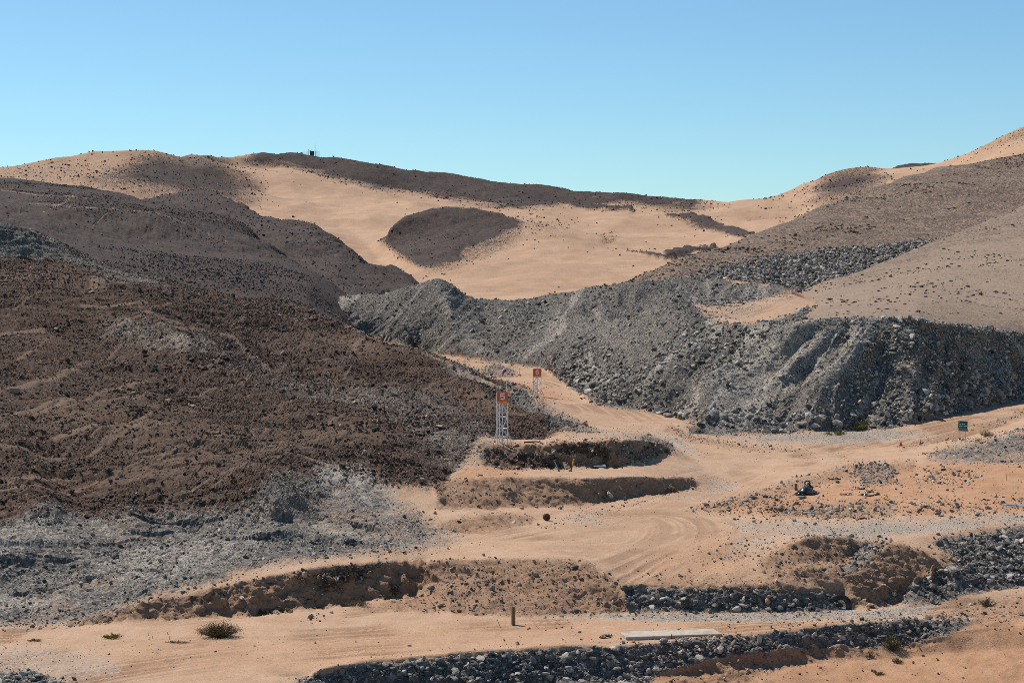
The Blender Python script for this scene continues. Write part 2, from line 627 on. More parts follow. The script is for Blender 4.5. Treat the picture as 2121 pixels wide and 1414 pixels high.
L('z', [(1400, 1400, -4.5), (1500, 1380, -4.0), (1700, 1370, -4.2), (1900, 1360, -4.2), (2121, 1340, -3.7), (2440, 1300, -3)])
L('z', [(2121, 1290, -2.4), (2440, 1250, -2.0)])
L('z', [(2040, 1262, -2.4), (2121, 1240, -2.2), (2440, 1200, -1.8)])
# lower track
L('z', [(-320, 1380, -2.8), (300, 1380, -2.8), (560, 1372, -2.8)])
L('z', [(-320, 1332, -2.8), (560, 1330, -2.8), (1000, 1310, -2.8), (1500, 1292, -2.75), (1900, 1268, -2.6), (2000, 1260, -2.5)])
L('z', [(-320, 1303, -2.8), (0, 1293, -2.8), (160, 1287, -2.8), (300, 1281, -2.8), (420, 1278, -2.8), (530, 1271, -2.8), (650, 1259, -2.8), (720, 1251, -2.8), (800, 1240, -2.8), (862, 1228, -2.8)])
L('z', [(862, 1228, -2.8), (895, 1262, -2.8), (1000, 1271, -2.8), (1100, 1277, -2.8), (1290, 1269, -2.8), (1500, 1266, -2.8), (1700, 1263, -2.8), (1800, 1256, -2.8), (1950, 1241, -2.7), (2121, 1213, -2.5), (2440, 1170, -2.0)])
# cutting beside the track
L('D', [(150, 1281, 142.4), (200, 1266, 142.9), (260, 1252, 143.5), (380, 1232, 144.6), (480, 1207, 146.0), (560, 1192, 147.6), (640, 1177, 149.3), (720, 1168, 150.8), (800, 1163, 153.6), (868, 1159, 156.4), (884, 1160, 156.5)])
L('D', [(896, 1161, 154), (1000, 1156, 152.8), (1100, 1151, 152.5), (1210, 1156, 151), (1250, 1182, 148.5), (1290, 1206, 147), (1400, 1208, 147), (1500, 1210, 146.8), (1590, 1206, 147.2)])
L('D', [(1600, 1206, 147.2), (1700, 1214, 147.5), (1745, 1227, 149)])
L('z', [(300, 1240, -1.75), (380, 1219, -1.2), (480, 1190, -0.6), (560, 1170, -0.3), (640, 1158, 0), (740, 1146, 0), (868, 1138, -0.2), (1000, 1120, 0), (1200, 1110, 0.1), (1400, 1120, -0.1), (1500, 1140, -0.3), (1560, 1155, -0.5)])
L('z', [(1300, 1187, -0.75), (1500, 1190, -0.75), (1560, 1190, -0.8)])
L('z', [(860, 1135, -0.1), (950, 1112, 0.1), (1100, 1092, 0.15), (1300, 1070, 0.3), (1450, 1060, 0.4)])
# foot of the left hill and its benches
L('z', [(-320, 1292, -2.7), (0, 1284, -2.7), (160, 1274, -2.6), (230, 1258, -2.25)])
L('z', [(-320, 1190, -1.2), (0, 1185, -1.2), (200, 1175, -1.0), (400, 1160, -0.2), (520, 1125, 0.3), (640, 1120, 0.4)])
L('z', [(-320, 1125, 0.5), (0, 1125, 0.5), (150, 1120, 0.5), (280, 1108, 0.7), (500, 1085, 1.0), (640, 1080, 1.0)])
L('z', [(-320, 1065, 1.8), (0, 1062, 1.9), (150, 1055, 2.0), (300, 1045, 2.1), (520, 1046, 1.9), (610, 1050, 1.8), (690, 1043, 1.8), (740, 1060, 1.3), (790, 1085, 0.6)])
L('z', [(860, 1075, 0.5), (905, 1045, 0.9), (940, 1000, 2.0), (960, 962, 3.0), (1000, 930, 4.4)])
L('z', [(-320, 890, 6.2), (0, 900, 6.2), (250, 905, 5.9), (500, 900, 5.6), (700, 905, 5.2), (860, 900, 4.9)])
L('z', [(-320, 790, 9.4), (0, 800, 9.2), (250, 800, 8.9), (500, 800, 8.5), (700, 800, 8.0), (860, 800, 7.6)])
L('z', [(-320, 690, 13.6), (0, 700, 13.3), (250, 700, 13.0), (500, 700, 12.7), (640, 700, 12.2), (760, 720, 11)])
L('D', [(-320, 590, 298), (0, 600, 300), (200, 600, 305), (370, 612, 318)])
L('D', [(-320, 530, 330), (0, 545, 333), (120, 560, 340)])
L('z', [(950, 900, 4.6), (950, 850, 6.2)])
L('z', [(1005, 893, 5.1), (1050, 895, 5.0), (1110, 893, 4.8), (1180, 893, 4.0)])
RIDGE = [(-320, 445, 345), (0, 466, 345), (60, 480, 348), (130, 517, 352), (240, 560, 352), (380, 600, 350), (500, 607, 347), (600, 612, 343), (640, 620, 340), (700, 660, 325), (760, 695, 313), (800, 710, 306), (900, 745, 290), (1000, 778, 275), (1060, 800, 266), (1130, 835, 256), (1180, 862, 248), (1232, 893, 240)]
L('D', RIDGE)


def behind(line, dD, dz):
    out = []
    for px, py, D in line:
        t, e = ray(px, py)
        out.append((CX + F * float(t), D + dD, H + float(e) * D + dz))
    return out


L('h', behind(RIDGE[:9], 22, -3.5))
L('h', behind(RIDGE[:9], 170, -9))
L('h', [(700, 360, 5.6), (800, 345, 5.4), (900, 330, 5.2), (1000, 305, 4.9), (1060, 288, 4.6), (1130, 270, 4.0)])
# two benches with the number tower
L('D', [(1010, 918, 199.5), (1100, 918, 199), (1200, 914, 199.8), (1300, 908, 203), (1340, 909, 208), (1372, 917, 216)])
L('z', [(1030, 955, 2.9), (1060, 964, 2.7), (1100, 969, 2.7), (1200, 967, 2.7), (1300, 963, 2.6), (1345, 957, 2.35), (1385, 945, 2.15)])
L('z', [(1010, 906, 5.0), (1100, 906, 5.0), (1200, 902, 4.9), (1300, 896, 4.4), (1370, 906, 3.3)])
L('z', [(940, 986, 2.4), (1000, 988, 2.7), (1100, 988, 2.7), (1200, 990, 2.6), (1300, 985, 2.4), (1400, 986, 1.9), (1450, 993, 1.3)])
L('z', [(920, 1050, 0.5), (1000, 1054, 0.3), (1100, 1052, 0.3), (1200, 1045, 0.35), (1300, 1030, 0.45), (1400, 1015, 0.65), (1450, 1002, 0.95)])
L('z', [(890, 1086, 0.25), (960, 1071, 0.75), (1040, 1065, 0.75), (1100, 1072, 0.2)])
L('z', [(880, 1100, 0.05), (1000, 1101, 0.05), (1110, 1086, 0.12)])
# road climbing up the valley
L('z', [(1450, 1040, 0.4), (1490, 1000, 0.9), (1450, 960, 1.5), (1400, 930, 2.1), (1350, 900, 2.7), (1300, 870, 3.4), (1240, 845, 3.9), (1180, 805, 4.4), (1110, 775, 4.9), (1000, 757, 5.2), (900, 742, 5.5)])
L('z', [(1490, 1000, 0.9), (1600, 950, 1.5), (1700, 940, 1.6), (1850, 925, 1.9), (1996, 905, 2.6), (2121, 860, 3.6), (2440, 790, 5.0)])
# ground right of the road, orange mound, upper road
L('z', [(1460, 1065, 0.38), (1600, 1073, 0.5), (1800, 1071, 0.8), (2121, 1062, 1.1), (2440, 1050, 1.3)])
L('z', [(1450, 1052, 0.45), (1520, 1030, 0.8), (1600, 1006, 1.2), (1680, 984, 1.7), (1760, 966, 2.0), (1900, 955, 2.4), (2000, 960, 2.6), (2121, 958, 2.8), (2440, 940, 3.2)])
L('z', [(1600, 1040, 0.8), (1800, 1030, 1.4), (2000, 1030, 1.6), (2121, 1030, 1.7), (2440, 1020, 1.9)])
L('z', [(1890, 946, 2.1), (1960, 926, 2.9), (2040, 910, 3.7), (2121, 892, 4.5), (2440, 850, 5.6)])
L('z', [(1500, 1088, 0.3), (1700, 1092, 0.6), (1900, 1092, 0.8), (2121, 1080, 1.0), (2440, 1060, 1.2)])
L('z', [(1800, 1119, 0.5), (1900, 1112, 0.7), (1960, 1100, 0.8), (2121, 1085, 0.95), (2440, 1064, 1.1)])
L('D', [(1594, 1152, 156), (1640, 1120, 157), (1700, 1104, 158), (1770, 1111, 158.5)])
L('D', [(1735, 1198, 149), (1800, 1155, 151.5), (1856, 1121, 153.5), (1910, 1136, 153)])
L('D', [(1592, 1199, 148.5), (1640, 1175, 149.5), (1675, 1158, 150), (1705, 1178, 149.5), (1735, 1198, 149)])
L('D', [(1880, 1190, 148.3), (1941, 1148, 150), (1985, 1165, 150)])
L('z', [(1690, 1170, -0.8), (1740, 1165, -0.6), (1790, 1135, 0.0)])
# waste dumps: foot, faces, crests
L('z', [(1230, 836, 4.0), (1330, 849, 3.5), (1400, 863, 3.2), (1500, 893, 2.6), (1600, 896, 2.5), (1700, 893, 2.5), (1850, 885, 2.8), (1950, 865, 3.2), (2050, 840, 3.6), (2121, 825, 3.8), (2440, 770, 4.6)])
L('z', [(1230, 836, 4.0), (1200, 812, 4.35), (1150, 782, 4.75), (1130, 766, 4.95), (1050, 757, 5.15), (960, 745, 5.4), (880, 735, 5.6), (760, 728, 5.8)])
L('D', [(1430, 878, 246), (1470, 868, 248), (1540, 862, 249), (1640, 868, 248)])
CREST = [(1470, 672, 286), (1560, 668, 278), (1650, 665, 268), (1750, 657, 270), (1900, 659, 272), (2030, 680, 285), (2121, 692, 298), (2440, 720, 320)]
L('D', CREST)
L('h', behind(CREST, 14, -0.6))
L('h', behind(CREST[1:], 120, -1.5))
L('D', [(1400, 574, 420), (1500, 577, 420), (1600, 590, 410), (1640, 599, 400)])
L('h', behind([(1400, 574, 420), (1500, 577, 420), (1600, 590, 410), (1640, 599, 400)], 14, -1.2))
SKY2 = [(560, 618, 452), (640, 617, 450), (700, 616, 440), (780, 612, 425), (850, 592, 418), (905, 581, 415), (945, 603, 416), (1000, 627, 420), (1100, 616, 420), (1200, 602, 410), (1330, 581, 402), (1400, 574, 420)]
L('D', SKY2)
L('h', behind(SKY2, 14, -2))
C2 = [(1030, 660, 392), (1100, 652, 384), (1180, 648, 370), (1260, 652, 350), (1325, 650, 325)]
L('D', C2)
L('h', behind(C2, 13, -0.1))
L('D', [(905, 581, 415), (915, 605, 408), (930, 640, 398), (945, 680, 391)])
L('D', [(800, 640, 415), (850, 690, 398)])
L('D', [(1000, 645, 412), (1010, 690, 397)])
L('D', [(1420, 632, 318), (1500, 631, 350), (1560, 622, 366), (1622, 606, 386)])
L('D', [(1425, 640, 312), (1500, 657, 292), (1540, 663, 287)])
L('D', [(1500, 655, 300), (1570, 640, 332), (1645, 607, 384)])
L('D', [(1330, 650, 318), (1400, 640, 312)])
L('h', [(-320, 519, 14), (2440, 519, 12)])
NF.solve()
COLS = np.concatenate([np.linspace(-720, -150, 60, endpoint=False), np.linspace(-150, 2270, 770, endpoint=False), np.linspace(2270, 2840, 60)])
X, Y, Z = NF.grid(0, 880, cols=COLS)
S1 = Sheet(X, Y, Z)
X0, Y0, Z0 = S1.X.copy(), S1.Y.copy(), S1.Z.copy()
PX0, PY0 = S1.pix()


def on_ground(sh, px, py, r=3.0):
    """first point of a terrain sheet on the sight line through a photo pixel"""
    vx, vy = sh.P
    for k in (1, 2, 4, 8):
        m = (np.abs(vx - px) < r * k) & (np.abs(vy - py) < r * k)
        if m.any():
            break
    ii = np.nonzero(m.ravel())[0]
    D = sh.Y.ravel()[ii]
    near = ii[D < D.min() + 0.04 * D.min()]
    d = np.abs(vx.ravel()[near] - px) + np.abs(vy.ravel()[near] - py)
    i = near[np.argmin(d)]
    return Vector((float(sh.X.ravel()[i]), float(sh.Y.ravel()[i]), float(sh.Z.ravel()[i])))


S1.P = (PX0, PY0)

GREY = [
    (1, 30, [(-400, 1100), (0, 1082), (150, 1056), (330, 1046), (520, 1056), (560, 1003), (640, 1000), (760, 1000), (860, 1050), (900, 1090), (980, 1108), (850, 1138), (740, 1146), (560, 1165), (350, 1226), (180, 1276), (0, 1288), (-400, 1296)]),
    (0.5, 30, [(180, 655), (330, 680), (450, 725), (620, 775), (760, 800), (900, 800), (1000, 865), (1050, 905), (1010, 918), (1030, 955), (960, 970), (920, 985), (850, 900), (700, 845), (560, 795), (430, 745), (250, 712)]),
    (1, 10, [(-400, 455), (0, 466), (60, 480), (130, 515), (150, 532), (240, 560), (380, 602), (300, 596), (110, 545), (0, 535), (-400, 530)]),
    (0.9, 12, [(1040, 800), (1075, 800), (1130, 833), (1235, 893), (1150, 897), (1120, 860), (1070, 830)]),
    (0.9, 10, [(900, 745), (960, 760), (1060, 798), (1000, 790), (930, 765)]),
    
    (1, 6, [(560, 600), (640, 600), (700, 600), (780, 600), (850, 580), (905, 570), (960, 600), (1000, 615), (1100, 605), (1200, 590), (1330, 570), (1400, 560), (1500, 560), (1640, 590), (1655, 600), (1560, 640), (1500, 660), (1560, 672), (1650, 650), (1750, 640), (1900, 640), (2030, 665), (2121, 680), (2440, 700), (2440, 765), (2121, 824), (2050, 839), (1950, 864), (1850, 884), (1700, 892), (1600, 896), (1500, 893), (1400, 862), (1330, 848), (1230, 834), (1200, 810), (1150, 780), (1130, 763), (1050, 754), (960, 742), (880, 732), (640, 732)]),
    (1, 8, [(600, 1412), (750, 1374), (1000, 1352), (1290, 1336), (1500, 1322), (1700, 1295), (1850, 1284), (2030, 1280), (1960, 1318), (1850, 1338), (1700, 1340), (1500, 1358), (1350, 1400), (1340, 1440), (740, 1440)]),
    (0.9, 8, [(1290, 1212), (1740, 1222), (1780, 1250), (1700, 1262), (1300, 1266)]),
    (0.95, 10, [(1790, 1252), (1900, 1200), (1990, 1160), (1930, 1120), (2121, 1087), (2440, 1066), (2440, 1170), (2121, 1212), (1950, 1238)]),
    (0.8, 10, [(1740, 1165), (1790, 1120), (1850, 1130), (1790, 1165), (1740, 1190)]),
    (0.8, 8, [(-400, 1388), (30, 1386), (100, 1396), (180, 1418), (190, 1440), (-400, 1440)]),
    (0.75, 12, [(1910, 948), (1960, 925), (2060, 905), (2121, 893), (2440, 850), (2440, 930), (2121, 958), (1960, 958)]),
    (0.85, 6, [(1420, 880), (1480, 870), (1700, 880), (1700, 893), (1600, 897), (1480, 905), (1430, 897)]),
    (0.7, 8, [(1290, 912), (1345, 905), (1392, 930), (1340, 958), (1290, 950)]),
    (0.6, 8, [(990, 765), (1030, 752), (1080, 778), (1010, 780)]),
    (0.6, 8, [(1770, 965), (1850, 965), (1860, 1000), (1790, 1010)]),
    (0.45, 10, [(1600, 1040), (1860, 1035), (1860, 1070), (1600, 1072)]),
    (-0.9, 4, [(1410, 632), (1470, 630), (1560, 622), (1655, 596), (1650, 610), (1580, 640), (1545, 668), (1500, 672), (1450, 645)]),
    (-0.9, 3, [(1500, 576), (1590, 586), (1600, 592), (1500, 580)]),
]
GDUMP = max(GREY, key=lambda c: len(c[2]))
GBERM = [c for c in GREY if c[2][0] in ((600, 1412), (1290, 1212), (1790, 1252), (1740, 1165), (-400, 1388))]
BROWN = [(1, 14, [(-400, 430), (0, 455), (140, 505), (260, 550), (380, 585), (640, 605), (700, 660), (760, 695), (900, 745), (1060, 800), (1200, 885), (1130, 900), (1000, 900), (930, 990), (900, 1010), (700, 1015), (560, 1075), (300, 1075), (150, 1080), (0, 1100), (-400, 1110)])]
SOIL = [
    (0.9, 4, [(140, 1290), (180, 1272), (260, 1254), (380, 1234), (480, 1209), (560, 1194), (720, 1169), (868, 1160), (890, 1161), (880, 1228), (720, 1252), (530, 1272), (300, 1282)]),
    (0.85, 8, [(900, 1000), (1000, 988), (1200, 991), (1440, 987), (1460, 1000), (1400, 1018), (1200, 1047), (1000, 1056), (910, 1054)]),
    (1, 4, [(1000, 920), (1100, 919), (1300, 909), (1390, 915), (1395, 937), (1300, 964), (1100, 970), (1000, 962)]),
    (0.8, 8, [(885, 1160), (1000, 1157), (1210, 1158), (1290, 1206), (1740, 1214), (1790, 1250), (1290, 1268), (1100, 1277), (900, 1265), (740, 1264), (880, 1226)]),
    (0.9, 14, [(1570, 1158), (1640, 1118), (1700, 1103), (1770, 1110), (1856, 1121), (1941, 1148), (1970, 1180), (1900, 1230), (1790, 1250), (1740, 1200), (1590, 1202)]),
    (0.8, 8, [(885, 1090), (960, 1069), (1040, 1063), (1110, 1072), (1100, 1088), (1000, 1101), (890, 1098)]),
    (0.7, 14, [(1380, 1400), (1500, 1354), (1700, 1332), (1960, 1316), (1900, 1345), (1700, 1365), (1560, 1400), (1500, 1440), (1380, 1440)]),
    (0.6, 14, [(1940, 1250), (2121, 1225), (2300, 1200), (2300, 1250), (2121, 1280), (2030, 1290)]),
    (0.6, 8, [(1420, 1062), (1500, 1034), (1640, 992), (1760, 962), (1900, 952), (1900, 975), (1700, 1000), (1560, 1050)]),
    (0.6, 6, [(1390, 880), (1440, 905), (1560, 925), (1700, 935), (1560, 934), (1420, 914), (1370, 890)]),
    (0.6, 6, [(1850, 925), (1940, 905), (2121, 848), (2400, 770), (2400, 790), (2121, 862), (1960, 912), (1870, 934)]),
    (0.7, 8, [(1520, 965), (1600, 960), (1500, 1000)]) if False else (0.55, 30, [(1420, 1165), (1540, 1120), (1640, 1112), (1600, 1150), (1500, 1165)]),
    (0.6, 24, [(1280, 1206), (1420, 1190), (1590, 1186), (1760, 1190), (1800, 1250), (1290, 1216)]),
    (0.7, 12, [(1940, 1150), (2000, 1120), (2121, 1100), (2121, 1120), (2020, 1150), (1960, 1190)]),
]
ORANGE = [
    (1, 16, [(1360, 1392), (1500, 1352), (1960, 1312), (2060, 1282), (2121, 1235), (2440, 1200), (2440, 1440), (1350, 1440)]),
    (1, 10, [(1440, 1055), (1600, 1010), (1760, 968), (1900, 960), (2121, 958), (2440, 940), (2440, 1055), (2121, 1062), (1800, 1070), (1600, 1072)]),
    (0.5, 40, [(560, 1330), (1000, 1290), (1500, 1282), (1900, 1275), (2060, 1270), (1900, 1290), (1500, 1325), (1000, 1348), (700, 1375), (300, 1390), (200, 1340)]),
    (1, 8, [(930, 1000), (970, 965), (1060, 968), (1100, 985), (1000, 992)]),
    (0.9, 8, [(1060, 790), (1130, 800), (1190, 830), (1130, 828), (1060, 800)]),
    (0.5, 30, [(1250, 1200), (1350, 1150), (1500, 1100), (1560, 1190), (1400, 1205)]),
    (0.6, 8, [(700, 1400), (760, 1385), (760, 1440), (600, 1440)]),
]
DUST = [
    (0.9, 26, [(640, 965), (760, 975), (850, 1040), (800, 1075), (720, 1060), (650, 1010)]),
    (0.8, 20, [(620, 1060), (760, 1080), (940, 1095), (975, 1108), (850, 1135), (740, 1120), (640, 1100)]),
    (0.8, 16, [(1630, 685), (1700, 676), (1745, 690), (1650, 790), (1540, 850), (1470, 862), (1590, 760)]),
    (0.45, 20, [(1760, 690), (1800, 690), (1790, 780), (1700, 850), (1740, 770)]),
    (0.62, 30, [(-300, 1120), (0, 1095), (300, 1065), (600, 1070), (520, 1150), (250, 1235), (0, 1275), (-300, 1280)]),
    (0.75, 40, [(60, 1135), (300, 1100), (560, 1095), (470, 1150), (250, 1165), (80, 1170)]),
    (0.5, 30, [(0, 1190), (200, 1190), (330, 1210), (150, 1250), (0, 1260)]),
    (0.6, 10, [(60, 475), (95, 485), (140, 518), (90, 505)]),
    (0.5, 24, [(180, 655), (260, 668), (420, 725), (480, 760), (640, 790), (760, 830), (600, 800), (400, 755), (240, 690)]),
    (0.35, 20, [(1120, 660), (1300, 640), (1400, 650), (1330, 720), (1200, 740)]),
    (0.5, 30, [(1400, 955), (1540, 950), (1540, 985), (1420, 985)]),
]
GRAVEL = [
    (1, 6, [(1090, 1273), (1290, 1270), (1800, 1259), (1960, 1243), (1900, 1276), (1500, 1285), (1200, 1281)]),
    (0.9, 10, [(1480, 907), (1700, 894), (1850, 888), (1920, 900), (1760, 918), (1560, 917)]),
    (0.55, 10, [(1480, 1080), (1700, 1074), (2121, 1066), (2440, 1056), (2440, 1066), (2121, 1084), (1800, 1116), (1560, 1112)]),
    (0.5, 20, [(-400, 1340), (60, 1335), (240, 1360), (260, 1400), (-400, 1420)]),
    (0.35, 6, [(1410, 632), (1470, 630), (1560, 622), (1655, 596), (1650, 610), (1580, 640), (1545, 668), (1500, 672), (1450, 645)]),
    (0.5, 10, [(1240, 885), (1400, 905), (1480, 950), (1400, 945), (1250, 905), (1110, 905)]),
    (0.6, 8, [(1900, 950), (2000, 918), (2121, 885), (2121, 895), (2000, 930)]),
    (0.4, 20, [(1560, 1150), (1480, 1140), (1540, 1090), (1640, 1110)]),
]
near_defs = dict(grey=GREY, brown=BROWN, orange=ORANGE, dust=DUST, gravel=GRAVEL)
S1.masks(near_defs, jit=5)
R2 = np.array(RIDGE); rdD = np.interp(CX + F * X0 / Y0, R2[:, 0], R2[:, 2])
hillfront = (PX0 < 1240) & (Y0 < rdD + 2)
keepg = S1.M['grey']
S1.masks(dict(near_defs, grey=[c for c in GREY if c is not GDUMP]), jit=5)          # the dumps' grey stops where the hill stands in front
S1.M['grey'] = np.where(hillfront, S1.M['grey'], keepg)
jx = fbm(S1.X * .4, (S1.Y * .6 + S1.Z * 1.4) * .4, 4, 77, 0.6) * 8
S1.M['soil'] = np.clip(sample(poly_mask(SOIL), PX0 + jx, PY0 + jx * .5), 0, 1)

# wheel tracks along the roads
TRACKS = [[(380, 1226), (640, 1166), (1000, 1112), (1300, 1062), (1480, 1000), (1430, 945), (1300, 876), (1200, 820), (1110, 777), (950, 749)],
          [(1400, 1040), (1490, 1000), (1600, 955), (1850, 920), (2121, 852)],
          [(1300, 1192), (1400, 1140), (1500, 1095), (1800, 1094), (2110, 1080)],
          [(20, 1400), (400, 1350), (900, 1322), (1500, 1292), (1900, 1268)],
          [(20, 1312), (500, 1292), (700, 1264)],
          [(1120, 1100), (1350, 1060), (1440, 1090), (1380, 1140), (1250, 1140)],
          [(1480, 668), (1520, 650), (1500, 638), (1430, 634)], [(1520, 655), (1580, 637), (1645, 606)]]
rut = np.zeros_like(S1.X, dtype=np.float32)


def streaks(sh, PXY, lines, wob, w, seed):
    """0..1 along narrow wandering paths"""
    px, py = PXY
    out = np.zeros(px.shape, np.float32)
    nz = fbm(sh.X * .06, sh.Y * .06, 3, seed) * wob
    for P in lines:
        for (xa, ya), (xb, yb) in zip(P[:-1], P[1:]):
            t = np.clip(((px - xa) * (xb - xa) + (py - ya) * (yb - ya)) / ((xb - xa) ** 2 + (yb - ya) ** 2), 0, 1)
            dd = np.hypot((px - xa - t * (xb - xa)) * .7, py + nz - ya - t * (yb - ya))
            out = np.maximum(out, 1 - sstep(dd, w * .5, w * 1.6))
    return out


PATHS = [[(0, 810), (60, 795), (165, 765)], [(0, 868), (130, 838), (230, 808), (345, 785)], [(70, 860), (180, 840), (300, 822)], [(210, 925), (300, 880), (320, 860)],
         [(190, 600), (370, 602)], [(0, 580), (100, 588)], [(0, 677), (90, 676)], [(180, 940), (280, 905), (350, 885)], [(0, 930), (130, 932)], [(110, 900), (200, 895)],
         [(480, 960), (580, 938)], [(330, 960), (420, 930), (470, 915)], [(20, 985), (140, 975)], [(560, 760), (480, 705), (330, 690)], [(290, 660), (400, 690)], [(170, 640), (300, 650)],
         [(560, 935), (640, 960), (700, 975)], [(0, 1005), (90, 1000), (200, 985)], [(700, 735), (760, 712)], [(10, 525), (50, 535), (95, 552)]]
rp = np.random.default_rng(77)
for _ in range(26):                                     # more of the goat tracks that slant across the slope
    x, y = rp.uniform(-60, 820), rp.uniform(640, 1020)
    n = int(rp.integers(2, 5)); P = [(x, y)]
    for k in range(n):
        x += rp.uniform(30, 75); y -= rp.uniform(2, 26)
        P.append((x, y))
    PATHS.append(P)
pth = np.maximum(streaks(S1, (PX0, PY0), PATHS[:19], 12, 3.4, 430), .8 * streaks(S1, (PX0, PY0), PATHS[19:], 12, 2.2, 431))
bare = sstep(fbm(S1.X * .035 + 5, (S1.Y + 2 * S1.Z) * .035, 4, 440, .6), .12, .42)
for ti, tr in enumerate(TRACKS):
    W = [on_ground(S1, *p) for p in tr]
    for _ in range(3):                                   # round the corners
        W = [W[0]] + [a_.lerp(b_, f_) for a_, b_ in zip(W[:-1], W[1:]) for f_ in (.25, .75)] + [W[-1]]
    best = np.full(S1.X.shape, 1e9, np.float32); sd = np.zeros_like(best); al = np.zeros_like(best)
    run = 0.0
    for a, b in zip(W[:-1], W[1:]):
        d = Vector((b.x - a.x, b.y - a.y)); ln = d.length; d /= ln
        rx, ry = S1.X - a.x, S1.Y - a.y
        t = np.clip(rx * d.x + ry * d.y, 0, ln)
        ox, oy = rx - t * d.x, ry - t * d.y
        dist = np.hypot(ox, oy)
        m = dist < best
        best = np.where(m, dist, best); sd = np.where(m, ox * -d.y + oy * d.x, sd); al = np.where(m, run + t, al)
        run += ln
    wob = vnoise(al * .05, sd * 0 + ti, 5) * 1.2
    hw = (8.0, 7.0, 6.0, 8.0, 4.0, 7.0, 3.5, 3.0)[ti]
    k = (1 - sstep(best, hw * .6, hw)) * (0.75 + .8 * vnoise(al * .02 + 7 * ti, sd * .0, 9))
    st = np.abs(vnoise((sd + wob) * 1.6, al * .02, 60 + ti)) + 0.6 * np.abs(vnoise((sd + wob) * 3.6, al * .03, 70 + ti))
    brk = sstep(fbm(S1.X * .12 + ti * 9, S1.Y * .05, 4, 80 + ti, .6), -.35, .25)
    rut = np.maximum(rut, k * brk * (.7 if ti == 5 else 1) * np.clip(st * 3.8 - .25, 0, 1))
grv = S1.M['gravel'] = np.clip(S1.M['gravel'] + .62 * sstep(fbm(S1.X * .10 + S1.Y * .03, S1.Y * .05, 4, 466, .6), .05, .35) * sample(poly_mask([(1, 30, [(900, 1110), (1200, 1060), (1480, 1000), (1420, 930), (1250, 860), (1300, 870), (1500, 930), (1850, 915), (2121, 845), (2121, 870), (1700, 955), (1500, 1030), (1500, 1080), (2121, 1066), (2121, 1082), (1600, 1112), (1420, 1150), (1300, 1110)])]), PX0, PY0), 0, 1)
flat = 1 - np.clip(S1.M['grey'] + S1.M['brown'] + S1.M['soil'] * .8, 0, 1)
S1.M['rut'] = np.maximum(rut * (0.3 + 0.7 * flat), S1.M['brown'] * np.maximum(pth * .95, bare * .5))

# relief: gullies, broken rock, ripples
q = S1.Y * 0.8 + S1.Z * 1.3
g, br, so = S1.M['grey'], S1.M['brown'], S1.M['soil']
dump = np.clip(sample(poly_mask([GDUMP]), PX0, PY0), 0, 1) * g * ~hillfront
CR = np.array([c for c in SKY2 if c[0] < 1470] + CREST, float)
crw = .2 + .3 * (PX0 < 1260) + (.8 - .3 * (PX0 < 1260)) * sstep(PY0 - np.interp(PX0, CR[:, 0], CR[:, 1]), 0, 48)
berm0 = sample(poly_mask(GBERM), PX0, PY0)
amt = fbm(S1.X * .05, S1.Y * .05, 3, 1) * (0.15 + 1.6 * br)
amt += br * (.9 - 3.6 * np.abs(vnoise(S1.X * .055 + S1.Y * .022, S1.Y * .012 + 3, 530)) - 1.6 * np.abs(vnoise(S1.X * .15 + S1.Y * .05, S1.Y * .03, 531)))
amt += br * (fbm(S1.X * .09 + q * .04, q * .16, 4, 3, 0.55) * 0.9 + blocks(S1.X / 3.0, q / 1.8, 31) * 0.16 + blocks(S1.X / 1.2, q / 0.9, 36) * 0.10 + blocks(S1.X / .5, q / .45, 41) * 0.06)
ter = np.abs(vnoise(S1.X * .012 + 3, q * .16 + fbm(S1.X * .04, q * .04, 2, 8) * 1.2, 90))
amt -= br * (1 - sstep(ter, 0.02, 0.10)) * 0.25
amt += crw * dump * (np.abs(vnoise(S1.X * .10 - S1.Z * .06, S1.Z * .03 + S1.Y * .02, 12)) * -4.2 + 1.0 + np.abs(vnoise(S1.X * .30 - S1.Z * .16, S1.Z * .07 + S1.Y * .03, 13)) * -1.5 + fbm(S1.X * .07, q * .07, 3, 14) * 2.0)
amt += g * (0.4 + .3 * (berm0 > .3)) * (blocks(S1.X / 1.3, q / 1.2, 15) * 0.26 + blocks(S1.X / .6, q / .6, 20) * 0.2 + fbm(S1.X * .5, q * .5, 3, 25) * 0.3)
amt += so * (fbm(S1.X * .5 + q * .3, q * .35, 5, 26, 0.65) * 0.5 + np.abs(vnoise(S1.X * 1.0 + q * .6, q * .25, 27)) * -0.5 + blocks(S1.X / .5 + q * .2, q / .5, 44) * 0.12)
amt += (1 - np.clip(g + br + so, 0, 1)) * (fbm(S1.X * .3, S1.Y * .2, 4, 28, 0.5) * 0.10 + vnoise(S1.X * 1.7, S1.Y * .9, 29) * 0.03)
amt += S1.M['orange'] * (1 - g) * fbm(S1.X * .6, S1.Y * .5, 4, 33, 0.55) * 0.14
amt -= S1.M['rut'] * (1 - br) * 0.13 - br * pth * .1
amt += S1.M['gravel'] * blocks(S1.X / .3, S1.Y / .3, 34) * 0.05
# outcrop ledges on the hillside, ledges in the grey benches, spurs and gullies of the dumps
led = sstep(fbm(S1.X * .05, q * .13, 4, 450, .6), .03, .07) + .7 * sstep(fbm(S1.X * .09 + 40, q * .2, 4, 460, .6), .08, .12)
amt += br * led * .16


